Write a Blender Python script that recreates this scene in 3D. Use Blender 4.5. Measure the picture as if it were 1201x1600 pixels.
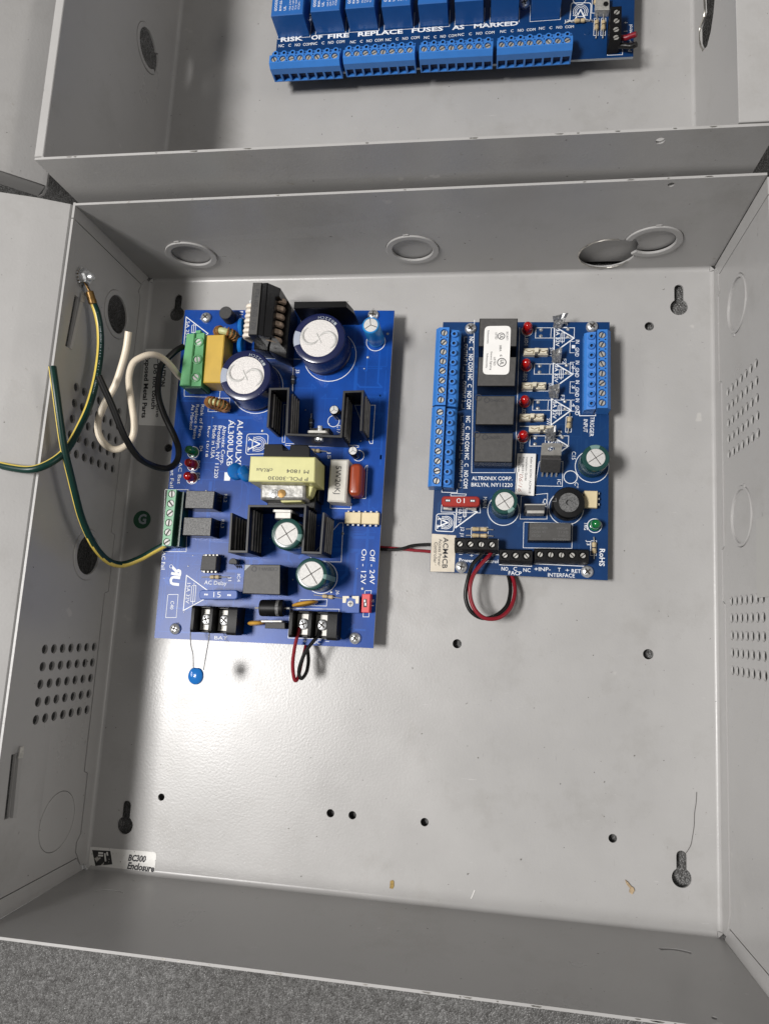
import bpy, math, random
from mathutils import Matrix, Vector
from mathutils.geometry import tessellate_polygon
random.seed(7)
R = math.radians
S = 0.001                                   # every number below is in millimetres
for o in list(bpy.data.objects): bpy.data.objects.remove(o)
scene = bpy.context.scene
COL = scene.collection

# ------------------------------------------------------------------ camera, world, lamps, exposure
CAM = Vector((47.952, -29.243, 385.522))
ROT = ((0.98888825, 0.05135949, -0.13950712), (0.02920839, -0.98725913, -0.15641703), (-0.14576318, 0.15060418, -0.97778908))
FPX = 1113.0
cd = bpy.data.cameras.new("camera"); cam = bpy.data.objects.new("camera", cd); COL.objects.link(cam)
cd.sensor_fit = 'HORIZONTAL'; cd.sensor_width = 36.0; cd.lens = FPX / 1201.0 * 36.0
cd.clip_start = 0.01; cd.clip_end = 60.0
rx, ry, rz = Vector(ROT[0]), Vector(ROT[1]), Vector(ROT[2])
m3 = Matrix((rx, -ry, -rz)).transposed()
cam.matrix_world = Matrix.Translation(CAM * S) @ m3.to_4x4()
scene.camera = cam

world = bpy.data.worlds.new("World"); scene.world = world; world.use_nodes = True
bg = world.node_tree.nodes["Background"]
bg.inputs[0].default_value = (1.0, 0.975, 0.945, 1); bg.inputs[1].default_value = 0.19

def lamp(name, direction, dist, sx, sy, watts, col):
    ld = bpy.data.lights.new(name, 'AREA'); ld.shape = 'RECTANGLE'; ld.size = sx; ld.size_y = sy
    ld.energy = watts; ld.color = col
    lo = bpy.data.objects.new(name, ld); COL.objects.link(lo)
    d = Vector(direction).normalized()
    lo.location = Vector((-0.01, 0.0, 0.0)) + d * dist
    lo.rotation_euler = d.to_track_quat('Z', 'Y').to_euler()
    return lo
lamp("ceiling_lamp", (-0.46, -0.085, 1.0), 1.75, 0.44, 0.28, 35.5, (1.0, 0.978, 0.955))
lamp("far_ceiling_lamp", (-1.05, 0.10, 1.0), 2.7, 0.9, 0.35, 9.0, (1.0, 0.975, 0.95))
lamp("right_fill", (1.5, 0.05, 1.0), 3.2, 1.2, 0.4, 17.0, (1.0, 0.955, 0.90))  # added fill with no known source, lifts the shaded left wall

vs = scene.view_settings
vs.view_transform = 'Standard'; vs.look = 'None'; vs.exposure = 0.0; vs.gamma = 1.0; vs.use_curve_mapping = False
scene.render.engine = 'CYCLES'
scene.cycles.max_bounces = 8

# ------------------------------------------------------------------ photograph pixel -> point at a known height
def ray(u, v):
    a, b = (u - 600.5) / FPX, (v - 800.0) / FPX
    return rx * a + ry * b + rz
def at(u, v, z):
    d = ray(u, v); return CAM + d * ((z - CAM.z) / d.z)
def atx(u, v, x):
    d = ray(u, v); return CAM + d * ((x - CAM.x) / d.x)
def aty(u, v, y):
    d = ray(u, v); return CAM + d * ((y - CAM.y) / d.y)
def A2(u, v, z):
    p = at(u, v, z); return (p.x, p.y)

# ------------------------------------------------------------------ materials
def nd(nt, t, **kw):
    n = nt.nodes.new(t)
    for k, v in kw.items(): setattr(n, k, v)
    return n
MATS = {}
def mat(name, col, rough=0.5, metal=0.0, spec=0.5, var=0.0, vscale=120.0, bump=0.0, bscale=900.0, coat=0.0, trans=0.0, rvar=0.0, col2=None, specks=None):
    m = bpy.data.materials.new(name); m.use_nodes = True; nt = m.node_tree
    b = nt.nodes["Principled BSDF"]
    b.inputs["Base Color"].default_value = (*col, 1); b.inputs["Roughness"].default_value = rough
    b.inputs["Metallic"].default_value = metal; b.inputs["Specular IOR Level"].default_value = spec
    b.inputs["Coat Weight"].default_value = coat; b.inputs["Coat Roughness"].default_value = 0.12
    b.inputs["Transmission Weight"].default_value = trans
    tc = nd(nt, "ShaderNodeTexCoord"); L = nt.links.new
    if var or rvar or col2:
        n = nd(nt, "ShaderNodeTexNoise"); n.inputs["Scale"].default_value = vscale; n.inputs["Detail"].default_value = 6; n.inputs["Roughness"].default_value = 0.6
        L(tc.outputs["Object"], n.inputs["Vector"])
        if var or col2:
            mx = nd(nt, "ShaderNodeMix", data_type='RGBA')
            c2 = col2 if col2 else tuple(min(1, c * (1 + var)) for c in col)
            c1 = col if col2 else tuple(c * (1 - var) for c in col)
            mp = nd(nt, "ShaderNodeMapRange"); mp.inputs[1].default_value = 0.3; mp.inputs[2].default_value = 0.7
            L(n.outputs["Fac"], mp.inputs[0]); L(mp.outputs[0], mx.inputs["Factor"])
            mx.inputs["A"].default_value = (*c1, 1); mx.inputs["B"].default_value = (*c2, 1)
            out = mx.outputs["Result"]
            if specks:
                for sc, th, dark in specks:
                    s = nd(nt, "ShaderNodeTexNoise"); s.inputs["Scale"].default_value = sc; s.inputs["Detail"].default_value = 2
                    L(tc.outputs["Object"], s.inputs["Vector"])
                    r = nd(nt, "ShaderNodeMapRange"); r.inputs[1].default_value = th; r.inputs[2].default_value = th + 0.03
                    L(s.outputs["Fac"], r.inputs[0])
                    m2 = nd(nt, "ShaderNodeMix", data_type='RGBA'); L(r.outputs[0], m2.inputs["Factor"]); L(out, m2.inputs["A"])
                    m2.inputs["B"].default_value = (*dark, 1); out = m2.outputs["Result"]
            L(out, b.inputs["Base Color"])
        if rvar:
            mp = nd(nt, "ShaderNodeMapRange"); mp.inputs[1].default_value = 0.3; mp.inputs[2].default_value = 0.7
            mp.inputs[3].default_value = max(0.02, rough - rvar); mp.inputs[4].default_value = rough + rvar
            L(n.outputs["Fac"], mp.inputs[0]); L(mp.outputs[0], b.inputs["Roughness"])
    if bump:
        n2 = nd(nt, "ShaderNodeTexNoise"); n2.inputs["Scale"].default_value = bscale; n2.inputs["Detail"].default_value = 3
        L(tc.outputs["Object"], n2.inputs["Vector"])
        bp = nd(nt, "ShaderNodeBump"); bp.inputs["Strength"].default_value = bump; bp.inputs["Distance"].default_value = 0.0003
        L(n2.outputs["Fac"], bp.inputs["Height"]); L(bp.outputs[0], b.inputs["Normal"])
    MATS[name] = m
    return m

mat("paint", (0.362, 0.356, 0.350), rough=0.325, spec=0.46, var=0.05, vscale=18, bump=0.19, bscale=800, rvar=0.06, specks=[(420, 0.755, (0.10, 0.095, 0.085)), (150, 0.775, (0.30, 0.285, 0.26)), (75, 0.74, (0.43, 0.42, 0.405))])
def wear_paint():
    """handling smudges and fine scratches over the powder coat"""
    m = MATS["paint"]; nt = m.node_tree; L = nt.links.new; b = nt.nodes["Principled BSDF"]
    src = b.inputs["Base Color"].links[0].from_socket; tc = nd(nt, "ShaderNodeTexCoord")
    def layer(src, scale, det, lo, hi, col, amt, stretch=None):
        v = tc.outputs["Object"]
        if stretch:
            mp = nd(nt, "ShaderNodeMapping"); mp.inputs["Scale"].default_value = stretch; mp.inputs["Rotation"].default_value = (0, 0, R(24)); L(v, mp.inputs[0]); v = mp.outputs[0]
        n = nd(nt, "ShaderNodeTexNoise"); n.inputs["Scale"].default_value = scale; n.inputs["Detail"].default_value = det; n.inputs["Roughness"].default_value = 0.72; L(v, n.inputs["Vector"])
        r = nd(nt, "ShaderNodeMapRange"); r.inputs[1].default_value = lo; r.inputs[2].default_value = hi; r.inputs[4].default_value = amt; L(n.outputs["Fac"], r.inputs[0])
        x = nd(nt, "ShaderNodeMix", data_type='RGBA'); L(r.outputs[0], x.inputs["Factor"]); L(src, x.inputs["A"]); x.inputs["B"].default_value = (*col, 1); return x.outputs["Result"]
    src = layer(src, 22, 10, .54, .72, (0.25, 0.24, 0.222), .38)
    src = layer(src, 60, 3, .70, .74, (0.52, 0.51, 0.50), .5, (1.2, 14, 1.2))
    src = layer(src, 60, 3, .71, .75, (0.16, 0.15, 0.14), .45, (12, 1.1, 1.4))
    src = layer(src, 330, 4, .69, .74, (0.20, 0.185, 0.16), .6)
    L(src, b.inputs["Base Color"])
wear_paint()
mat("paint_edge", (0.62, 0.60, 0.57), rough=0.35, var=0.08, vscale=60)
mat("bare_steel", (0.52, 0.50, 0.46), rough=0.3, metal=1.0, var=0.3, vscale=300, bump=0.4, bscale=600)
mat("board_blue", (0.002, 0.046, 0.255), rough=0.33, var=0.25, vscale=35, spec=0.20, bump=0.03, bscale=500)
mat("trace_blue", (0.005, 0.066, 0.33), rough=0.33, spec=0.2)
mat("trace_navy", (0.005, 0.038, 0.13), rough=0.38, spec=0.3)
mat("board_navy", (0.002, 0.029, 0.110), rough=0.38, var=0.2, vscale=35, spec=0.3, bump=0.03, bscale=500)
mat("board_edge", (0.40, 0.37, 0.27), rough=0.6, var=0.2)
mat("print_white", (0.72, 0.74, 0.76), rough=0.55, var=0.1, vscale=300)
mat("print_grey", (0.30, 0.33, 0.36), rough=0.6)
mat("print_dark", (0.025, 0.025, 0.03), rough=0.6, var=0.3, vscale=500)
mat("print_faint", (0.12, 0.12, 0.12), rough=0.6)
mat("blue_plastic", (0.036, 0.175, 0.52), rough=0.38, var=0.06, bump=0.05)
mat("blue_dark_hole", (0.004, 0.012, 0.05), rough=0.6)
mat("relay_blue", (0.018, 0.11, 0.36), rough=0.35, var=0.05, bump=0.06)
mat("green_plastic", (0.10, 0.33, 0.135), rough=0.42, var=0.06, bump=0.05)
mat("green_mint", (0.13, 0.33, 0.19), rough=0.45, var=0.06, bump=0.06)
mat("green_dark", (0.008, 0.045, 0.03), rough=0.35)
mat("black_plastic", (0.005, 0.005, 0.0055), rough=0.45, spec=0.2, var=0.2, bump=0.08)
mat("black_gloss", (0.004, 0.004, 0.0045), rough=0.25, spec=0.35, var=0.2)
mat("black_matte", (0.035, 0.034, 0.034), rough=0.62, var=0.25, vscale=900, bump=0.3, bscale=1800)
mat("relay_grey", (0.052, 0.050, 0.048), rough=0.55, var=0.2, vscale=500, bump=0.25, bscale=1500)
mat("relay_grain", (0.10, 0.10, 0.10), rough=0.55, var=0.75, vscale=1500, bump=0.4, bscale=1500)
mat("anodised", (0.004, 0.004, 0.0045), rough=0.32, spec=0.3, var=0.3, vscale=80)
mat("anodised_edge", (0.020, 0.020, 0.021), rough=0.45, spec=0.35, var=0.4, vscale=200)
mat("fin_highlight", (0.33, 0.32, 0.31), rough=0.45, var=0.3, vscale=200)  # fin tops coloured pale to stand in for the ridge highlights
mat("sleeve_navy", (0.009, 0.013, 0.055), rough=0.22, var=0.1)
mat("sleeve_teal", (0.011, 0.050, 0.044), rough=0.22, var=0.1)
mat("sleeve_blue", (0.02, 0.20, 0.50), rough=0.25, var=0.08)
mat("sleeve_black", (0.008, 0.008, 0.012), rough=0.2)
mat("sleeve_stripe", (0.30, 0.33, 0.40), rough=0.4)
mat("sleeve_stripe_teal", (0.14, 0.24, 0.22), rough=0.4)
mat("aluminium", (0.52, 0.515, 0.50), rough=0.6, metal=0.15, spec=0.3, var=0.12, vscale=1200, bump=0.25, bscale=1600)
mat("aluminium_speckle", (0.58, 0.56, 0.545), rough=0.6, metal=0.2, var=0.3, vscale=2200, bump=0.5, bscale=1500)
mat("zinc", (0.60, 0.61, 0.62), rough=0.32, metal=0.75, var=0.3, vscale=700, rvar=0.1, bump=0.2, bscale=900)
mat("slot_screw", (0.50, 0.49, 0.46), rough=0.42, metal=0.6, var=0.25, vscale=700, bump=0.2)
mat("dark_slot", (0.04, 0.035, 0.03), rough=0.6, metal=0.3)
mat("nickel", (0.40, 0.39, 0.365), rough=0.5, metal=0.45, spec=0.35, var=0.15, vscale=300)
mat("solder", (0.36, 0.36, 0.36), rough=0.42, metal=0.7, var=0.5, vscale=1200, bump=0.9, bscale=1300)
mat("foil", (0.30, 0.295, 0.28), rough=0.5, metal=0.5, var=0.5, vscale=350, bump=1.0, bscale=420)
mat("brass", (0.17, 0.095, 0.025), rough=0.4, metal=0.6, var=0.3, vscale=400)
mat("copper", (0.42, 0.20, 0.07), rough=0.38, metal=0.6, var=0.2, vscale=600)
mat("core_pale", (0.45, 0.47, 0.22), rough=0.5, var=0.1)
mat("yellow_plastic", (0.50, 0.325, 0.045), rough=0.42, var=0.06, bump=0.06)
mat("tape_yellow", (0.52, 0.50, 0.22), rough=0.38, var=0.08, vscale=90, bump=0.06, bscale=300)
mat("cream", (0.60, 0.50, 0.31), rough=0.5, var=0.06)
mat("cream_pale", (0.62, 0.57, 0.45), rough=0.5, var=0.12, vscale=300)
mat("cement", (0.55, 0.53, 0.48), rough=0.65, var=0.06, vscale=200, bump=0.2)
mat("red_brown", (0.27, 0.043, 0.014), rough=0.28, var=0.12, vscale=150)
mat("red_fuse", (0.27, 0.014, 0.008), rough=0.4, var=0.1, spec=0.35)
mat("fuse_blue", (0.035, 0.085, 0.30), rough=0.45, var=0.1, spec=0.3)
mat("red_switch", (0.52, 0.025, 0.03), rough=0.4)
mat("led_red", (0.33, 0.004, 0.004), rough=0.10, coat=0.5)
mat("led_green", (0.005, 0.13, 0.03), rough=0.10, coat=0.5)
mat("disc_blue", (0.008, 0.13, 0.42), rough=0.14, coat=0.5)
mat("ochre", (0.50, 0.27, 0.04), rough=0.35, var=0.1)
mat("resistor_tan", (0.42, 0.33, 0.19), rough=0.5, var=0.06)
mat("wire_white", (0.66, 0.58, 0.46), rough=0.4, var=0.05, vscale=60, bump=0.05)
mat("wire_black", (0.005, 0.005, 0.005), rough=0.38, spec=0.35, var=0.2, vscale=60)
mat("wire_red", (0.19, 0.008, 0.016), rough=0.36, spec=0.35)
mat("wire_green", (0.0025, 0.026, 0.020), rough=0.36, spec=0.35, var=0.15, vscale=100)
mat("wire_yellow", (0.62, 0.47, 0.09), rough=0.38, var=0.06)
mat("winding_tan", (0.36, 0.27, 0.20), rough=0.55, var=0.35, vscale=500, bump=0.5)
mat("winding_white", (0.66, 0.60, 0.52), rough=0.5, var=0.15)
mat("sticker_white", (0.72, 0.71, 0.69), rough=0.48, var=0.04)
mat("sticker_aged", (0.60, 0.55, 0.46), rough=0.55, var=0.06, vscale=120, col2=(0.50, 0.44, 0.35), specks=[(700, 0.70, (0.25, 0.2, 0.14))])
mat("sticker_worn", (0.72, 0.71, 0.69), rough=0.5, col2=(0.62, 0.61, 0.58), vscale=120, specks=[(900, 0.68, (0.06, 0.055, 0.05))])
mat("logo_smudge", (0.015, 0.015, 0.015), rough=0.6, col2=(0.03, 0.03, 0.03), vscale=500, specks=[(420, 0.60, (0.42, 0.40, 0.37))])
mat("sticker_green", (0.004, 0.07, 0.03), rough=0.5)
mat("sticker_grey", (0.40, 0.395, 0.38), rough=0.5)
mat("debris_tan", (0.35, 0.26, 0.16), rough=0.8, var=0.4, vscale=900)
mat("debris_brown", (0.26, 0.17, 0.04), rough=0.6, var=0.3, vscale=900)
mat("hair", (0.06, 0.055, 0.05), rough=0.6)
mat("standoff", (0.55, 0.55, 0.54), rough=0.35, metal=0.6)

def ground_material():
    m = bpy.data.materials.new("ground_speckle"); m.use_nodes = True; nt = m.node_tree; L = nt.links.new
    b = nt.nodes["Principled BSDF"]; tc = nd(nt, "ShaderNodeTexCoord")
    def noise(sc, det=4, rg=0.6):
        n = nd(nt, "ShaderNodeTexNoise"); n.inputs["Scale"].default_value = sc; n.inputs["Detail"].default_value = det; n.inputs["Roughness"].default_value = rg
        L(tc.outputs["Object"], n.inputs["Vector"]); return n
    n2, n3 = noise(9, 4), noise(230, 4, 0.65)
    vo = nd(nt, "ShaderNodeTexVoronoi"); vo.inputs["Scale"].default_value = 1150; L(tc.outputs["Object"], vo.inputs["Vector"])
    sp = nd(nt, "ShaderNodeSeparateColor"); L(vo.outputs["Color"], sp.inputs[0])
    mixv = nd(nt, "ShaderNodeMath", operation='MULTIPLY_ADD'); L(sp.outputs[0], mixv.inputs[0]); mixv.inputs[1].default_value = 0.36
    L(n3.outputs["Fac"], mixv.inputs[2])
    cr = nd(nt, "ShaderNodeValToRGB"); e = cr.color_ramp.elements
    e[0].position = 0.40; e[0].color = (0.075, 0.073, 0.071, 1); e[1].position = 1.0; e[1].color = (0.225, 0.224, 0.222, 1)
    k = e.new(0.72); k.color = (0.135, 0.134, 0.132, 1)
    L(mixv.outputs[0], cr.inputs[0])
    mx = nd(nt, "ShaderNodeMix", data_type='RGBA', blend_type='MULTIPLY'); mx.inputs["Factor"].default_value = 0.5
    L(cr.outputs[0], mx.inputs["A"])
    c2 = nd(nt, "ShaderNodeValToRGB"); c2.color_ramp.elements[0].color = (0.7, 0.69, 0.68, 1); c2.color_ramp.elements[1].color = (1, 1, 1, 1)
    c2.color_ramp.elements[0].position = 0.35; c2.color_ramp.elements[1].position = 0.6
    L(n2.outputs["Fac"], c2.inputs[0]); L(c2.outputs[0], mx.inputs["B"]); L(mx.outputs["Result"], b.inputs["Base Color"])
    b.inputs["Roughness"].default_value = 0.34
    ad = nd(nt, "ShaderNodeMath", operation='SUBTRACT'); L(mixv.outputs[0], ad.inputs[0]); L(vo.outputs["Distance"], ad.inputs[1])
    bp = nd(nt, "ShaderNodeBump"); bp.inputs["Strength"].default_value = 0.75; bp.inputs["Distance"].default_value = 0.0010
    L(ad.outputs[0], bp.inputs["Height"]); L(bp.outputs[0], b.inputs["Normal"])
    MATS["ground"] = m
ground_material()

# ------------------------------------------------------------------ mesh helpers
WLOC = {}
def circle(cx, cy, r, n=24, a0=0.0):
    return [(cx + r * math.cos(a0 + 2 * math.pi * i / n), cy + r * math.sin(a0 + 2 * math.pi * i / n)) for i in range(n)]
def rrect(x0, x1, y0, y1, r, n=4):
    r = min(r, (x1 - x0) / 2 - 1e-4, (y1 - y0) / 2 - 1e-4); P = []
    for cx, cy, a in ((x1 - r, y1 - r, 0), (x0 + r, y1 - r, 90), (x0 + r, y0 + r, 180), (x1 - r, y0 + r, 270)):
        for i in range(n + 1):
            t = R(a + 90 * i / n); P.append((cx + r * math.cos(t), cy + r * math.sin(t)))
    return P
def area2(P): return sum(P[i][0] * P[(i + 1) % len(P)][1] - P[(i + 1) % len(P)][0] * P[i][1] for i in range(len(P)))
def ccw(P): return list(P) if area2(P) > 0 else list(P)[::-1]
def inset(P, d):
    n = len(P); out = []
    for i in range(n):
        a, b, c = Vector(P[i - 1]), Vector(P[i]), Vector(P[(i + 1) % n])
        e1, e2 = (b - a), (c - b)
        if e1.length < 1e-9 or e2.length < 1e-9: out.append(tuple(b)); continue
        e1.normalize(); e2.normalize()
        n1, n2 = Vector((-e1.y, e1.x)), Vector((-e2.y, e2.x)); k = n1 + n2
        q = 1 + n1.dot(n2)
        out.append(tuple(b + k * (d / max(q, 0.35))))
    return out
def lerp2(a, b, t): return (a[0] + (b[0] - a[0]) * t, a[1] + (b[1] - a[1]) * t)
def quadlerp(Q, s, t): return lerp2(lerp2(Q[0], Q[1], s), lerp2(Q[3], Q[2], s), t)      # Q = TL TR BR BL
def smooth_path(P, k=6):
    P = [Vector(p) for p in P]; out = []
    for i in range(len(P) - 1):
        p0, p1, p2, p3 = P[max(i - 1, 0)], P[i], P[i + 1], P[min(i + 2, len(P) - 1)]
        for j in range(k):
            t = j / k
            out.append(0.5 * ((2 * p1) + (p2 - p0) * t + (2 * p0 - 5 * p1 + 4 * p2 - p3) * t * t + (3 * p1 - p0 - 3 * p2 + p3) * t ** 3))
    out.append(P[-1]); return out

TEXTS = {}
def text_mesh(s, bold, shear):
    key = (s, bold, shear)
    if key not in TEXTS:
        c = bpy.data.curves.new("t", 'FONT'); c.body = s; c.size = 1.0; c.resolution_u = 2; c.offset = bold; c.shear = shear
        o = bpy.data.objects.new("t", c); COL.objects.link(o)
        bpy.context.view_layer.update()
        me = bpy.data.meshes.new_from_object(o.evaluated_get(bpy.context.evaluated_depsgraph_get()))
        V = [(v.co.x, v.co.y) for v in me.vertices]; F = [tuple(p.vertices) for p in me.polygons]
        bpy.data.objects.remove(o); bpy.data.curves.remove(c); bpy.data.meshes.remove(me)
        TEXTS[key] = (V, F)
    return TEXTS[key]

class MB:
    def __init__(self): self.V = []; self.F = []; self.M = []
    def add(self, V, F, m=0, T=None):
        o = len(self.V)
        for v in V:
            v = Vector(v)
            self.V.append(T @ v if T is not None else v)
        for i, f in enumerate(F):
            self.F.append(tuple(o + k for k in f)); self.M.append(m[i] if isinstance(m, list) else m)
        return self
    def rings(self, rings, m=0, T=None, c0=True, c1=True, m1=None, closed=True):
        n = len(rings[0]); V = [p for r in rings for p in r]; F = []; ms = []
        for k in range(len(rings) - 1):
            for i in range(n if closed else n - 1):
                j = (i + 1) % n
                F.append((k * n + i, k * n + j, (k + 1) * n + j, (k + 1) * n + i)); ms.append(m(k, i) if callable(m) else m)
        mm = m(0, 0) if callable(m) else m
        if c0: F.append(tuple(range(n))[::-1]); ms.append(mm)
        if c1: F.append(tuple((len(rings) - 1) * n + i for i in range(n))); ms.append(mm if m1 is None else m1)
        return self.add(V, F, ms, T)
    def prism(self, P, z0, z1, b=0.0, m=0, T=None, mtop=None, top=None, bot=True):
        P = ccw(P); rg = [[(x, y, z0) for x, y in P]]
        if b > 0:
            rg.append([(x, y, z1 - b) for x, y in P]); rg.append([(x, y, z1) for x, y in inset(P, b)])
        else: rg.append([(x, y, z1) for x, y in P])
        return self.rings(rg, m, T, bot, True, mtop)
    def box(self, x0, x1, y0, y1, z0, z1, b=0.0, m=0, T=None, mtop=None):
        x0, x1 = min(x0, x1), max(x0, x1); y0, y1 = min(y0, y1), max(y0, y1)
        return self.prism([(x0, y0), (x1, y0), (x1, y1), (x0, y1)], z0, z1, b, m, T, mtop)
    def cyl(self, x, y, r, z0, z1, n=24, b=0.0, m=0, T=None, mtop=None):
        return self.prism(circle(x, y, r, n), z0, z1, b, m, T, mtop)
    def lathe(self, prof, n=24, x=0, y=0, m=0, T=None, c0=True, c1=True, m1=None):
        rg = [[(px + 0, py, z) for px, py in circle(x, y, max(r, 1e-3), n)] for r, z in prof]
        return self.rings(rg, m, T, c0, c1, m1)
    def tube(self, path, r, n=8, m=0, smooth=6, caps=True, stripe=None, twist=None):
        P = smooth_path(path, smooth) if smooth else [Vector(p) for p in path]
        rg = []; up = Vector((0, 0, 1)); t0 = (P[1] - P[0]).normalized()
        nrm = (up - t0 * up.dot(t0)); nrm = nrm if nrm.length > 1e-3 else Vector((1, 0, 0)); nrm.normalize()
        for i, p in enumerate(P):
            t = (P[min(i + 1, len(P) - 1)] - P[max(i - 1, 0)]).normalized()
            nrm = nrm - t * nrm.dot(t); nrm.normalize(); bn = t.cross(nrm)
            rr = r[min(i, len(r) - 1)] if isinstance(r, list) else r
            rg.append([p + (nrm * math.cos(2 * math.pi * k / n) + bn * math.sin(2 * math.pi * k / n)) * rr for k in range(n)])
        tw = (lambda k: 0) if twist is None else (lambda k: int(round(twist[2] * min(max((k - twist[0]) / (twist[1] - twist[0]), 0), 1))))
        mm = (lambda k, i: 1 if (i - tw(k)) % n in stripe else 0) if stripe else m
        return self.rings(rg, mm, None, caps, caps)
    def stroke(self, pts, w, z, m=0, closed=False):
        pts = list(pts) + ([pts[0]] if closed else [])
        for i, (a, b) in enumerate(zip(pts[:-1], pts[1:])):
            a, b = Vector(a), Vector(b); d = b - a; zi = z + .003 * (i % 3)
            if d.length < 1e-6: continue
            d.normalize(); q = Vector((-d.y, d.x)) * (w / 2); a = a - d * (w / 2); b = b + d * (w / 2)
            self.add([(*(a - q), zi), (*(b - q), zi), (*(b + q), zi), (*(a + q), zi)], [(0, 1, 2, 3)], m)
        return self
    def pstroke(self, px, w, z, m=0, closed=False): return self.stroke([A2(u, v, z) for u, v in px], w, z + 0.085, m, closed)
    def pring(self, u, v, rr, w, z, m=0, n=36, a0=0, a1=360):
        c = at(u, v, z); pts = [(c.x + rr * math.cos(R(a0 + (a1 - a0) * i / n)), c.y + rr * math.sin(R(a0 + (a1 - a0) * i / n))) for i in range(n + 1)]
        return self.stroke(pts, w, z + 0.095, m)
    def text(self, s, p0, p1, hpx, z, m=0, bold=0.0, shear=0.0, mirror=False, lift=0.11):
        a, b = at(*p0, z), at(*p1, z)
        L = math.hypot(b.x - a.x, b.y - a.y); pl = math.hypot(p1[0] - p0[0], p1[1] - p0[1]); h = hpx * L / pl
        return self.wtext(s, (a.x, a.y), (b.x, b.y), h, z + lift, m, bold, shear, mirror)
    def wtext(self, s, a, b, h, z, m=0, bold=0.0, shear=0.0, mirror=False, T=None):
        V, F = text_mesh(s, bold, shear)
        if not V: return self
        x0, x1 = min(v[0] for v in V), max(v[0] for v in V)
        if x1 - x0 < 1e-6: return self
        d = Vector((b[0] - a[0], b[1] - a[1])); L = d.length; d.normalize(); up = Vector((-d.y, d.x))
        sx = L / (x1 - x0); sy = h / 0.70; out = []
        for x, y in V:
            t = (x1 - x) if mirror else (x - x0)
            p = Vector(a) + d * (t * sx) + up * (y * sy); out.append((p.x, p.y, z))
        return self.add(out, [f[::-1] for f in F] if mirror else F, m, T)
    def plate(self, outer, holes, th, m=0, me=None, fn=None):
        """flat sheet from 0 to -th with through holes; fn maps (x, y, z) to the place"""
        loops = [ccw(outer)] + [ccw(h)[::-1] for h in holes]
        tri = tessellate_polygon([[Vector((x, y, 0)) for x, y in l] for l in loops])
        pts = [p for l in loops for p in l]; N = len(pts); V = [(x, y, 0) for x, y in pts] + [(x, y, -th) for x, y in pts]
        F = []; ms = []
        for t in tri:
            a = area2([pts[i] for i in t])
            if abs(a) < 1e-9: continue
            t = tuple(t) if a > 0 else tuple(t)[::-1]
            F.append(t); ms.append(m); F.append(tuple(N + i for i in t[::-1])); ms.append(m)
        o = 0
        for l in loops:
            n = len(l)
            for i in range(n):
                j = (i + 1) % n; F.append((o + i, N + o + i, N + o + j, o + j)); ms.append(m if me is None else me)
            o += n
        if fn: V = [fn(*v) for v in V]
        return self.add(V, F, ms)
    def mesh(self, name, mats, org=(0, 0, 0), ang=32):
        me = bpy.data.meshes.new(name); org = Vector(org)
        me.from_pydata([tuple((v - org) * S) for v in self.V], [], self.F)
        for k in (mats if isinstance(mats, (list, tuple)) else [mats]): me.materials.append(MATS[k])
        me.polygons.foreach_set("material_index", self.M)
        me.polygons.foreach_set("use_smooth", [True] * len(self.F))
        me.update(); me.set_sharp_from_angle(angle=R(ang)); me.validate()
        return me
    def build(self, name, mats, parent=None, org=None, label=None, ang=32):
        """org = world position of the object's origin (mm); defaults to the parent's"""
        po = WLOC[parent.name] if parent else Vector((0, 0, 0))
        oo = Vector(org) if org is not None else po
        o = bpy.data.objects.new(name, self.mesh(name, mats, oo, ang)); COL.objects.link(o)
        o.location = (oo - po) * S
        if parent: o.parent = parent
        WLOC[o.name] = oo
        if label: o["label"] = label
        return o
def inst(name, me, pos, parent, rz=0.0, rot=None):
    o = bpy.data.objects.new(name, me); COL.objects.link(o); o.parent = parent
    pos = Vector(pos); o.location = (pos - WLOC[parent.name]) * S
    o.rotation_euler = rot if rot else (0, 0, rz); WLOC[o.name] = pos
    return o
def thing(name, label, cat, loc, group=None):
    o = bpy.data.objects.new(name, None); COL.objects.link(o); o.empty_display_size = 0.01
    o.location = Vector(loc) * S; WLOC[o.name] = Vector(loc); o["label"] = label; o["category"] = cat
    if group: o["group"] = group
    return o
def tag(o, label, cat, group=None):
    o["label"] = label; o["category"] = cat
    if group: o["group"] = group
    return o

# ------------------------------------------------------------------ ground
g = MB(); g.add([(-6000, -6000, -4.5), (6000, -6000, -4.5), (6000, 6000, -4.5), (-6000, 6000, -4.5)], [(0, 1, 2, 3)])
go = g.build("ground", "ground"); go["kind"] = "structure"

# ------------------------------------------------------------------ enclosures
TH = 1.2
class Box:
    """sheet-metal box: floor corners and rim corners (TL, TR, BR, BL), depth D"""
    def __init__(s, floor, rim, D): s.f = floor; s.r = rim; s.D = D
    def mixx(s, i, j, y, t):      # x on a side wall running from corner i (top) to j (bottom)
        k = lambda q: q[j][0] + (q[i][0] - q[j][0]) * (y - q[j][1]) / (q[i][1] - q[j][1])
        a, b = k(s.f), k(s.r); return a + (b - a) * t / s.D
    def mixy(s, i, j, x, t):
        k = lambda q: q[i][1] + (q[j][1] - q[i][1]) * (x - q[i][0]) / (q[j][0] - q[i][0])
        a, b = k(s.f), k(s.r); return a + (b - a) * t / s.D
    def left(s, a, b, c): return (s.mixx(0, 3, a, b) + c, a, b)
    def right(s, a, b, c): return (s.mixx(1, 2, a, b) - c, a, b)
    def top(s, a, b, c): return (a, s.mixy(0, 1, a, b) - c, b)
    def bottom(s, a, b, c): return (a, s.mixy(3, 2, a, b) + c, b)
def off(fn, c0): return lambda a, b, c: fn(a, b, c + c0)
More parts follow.
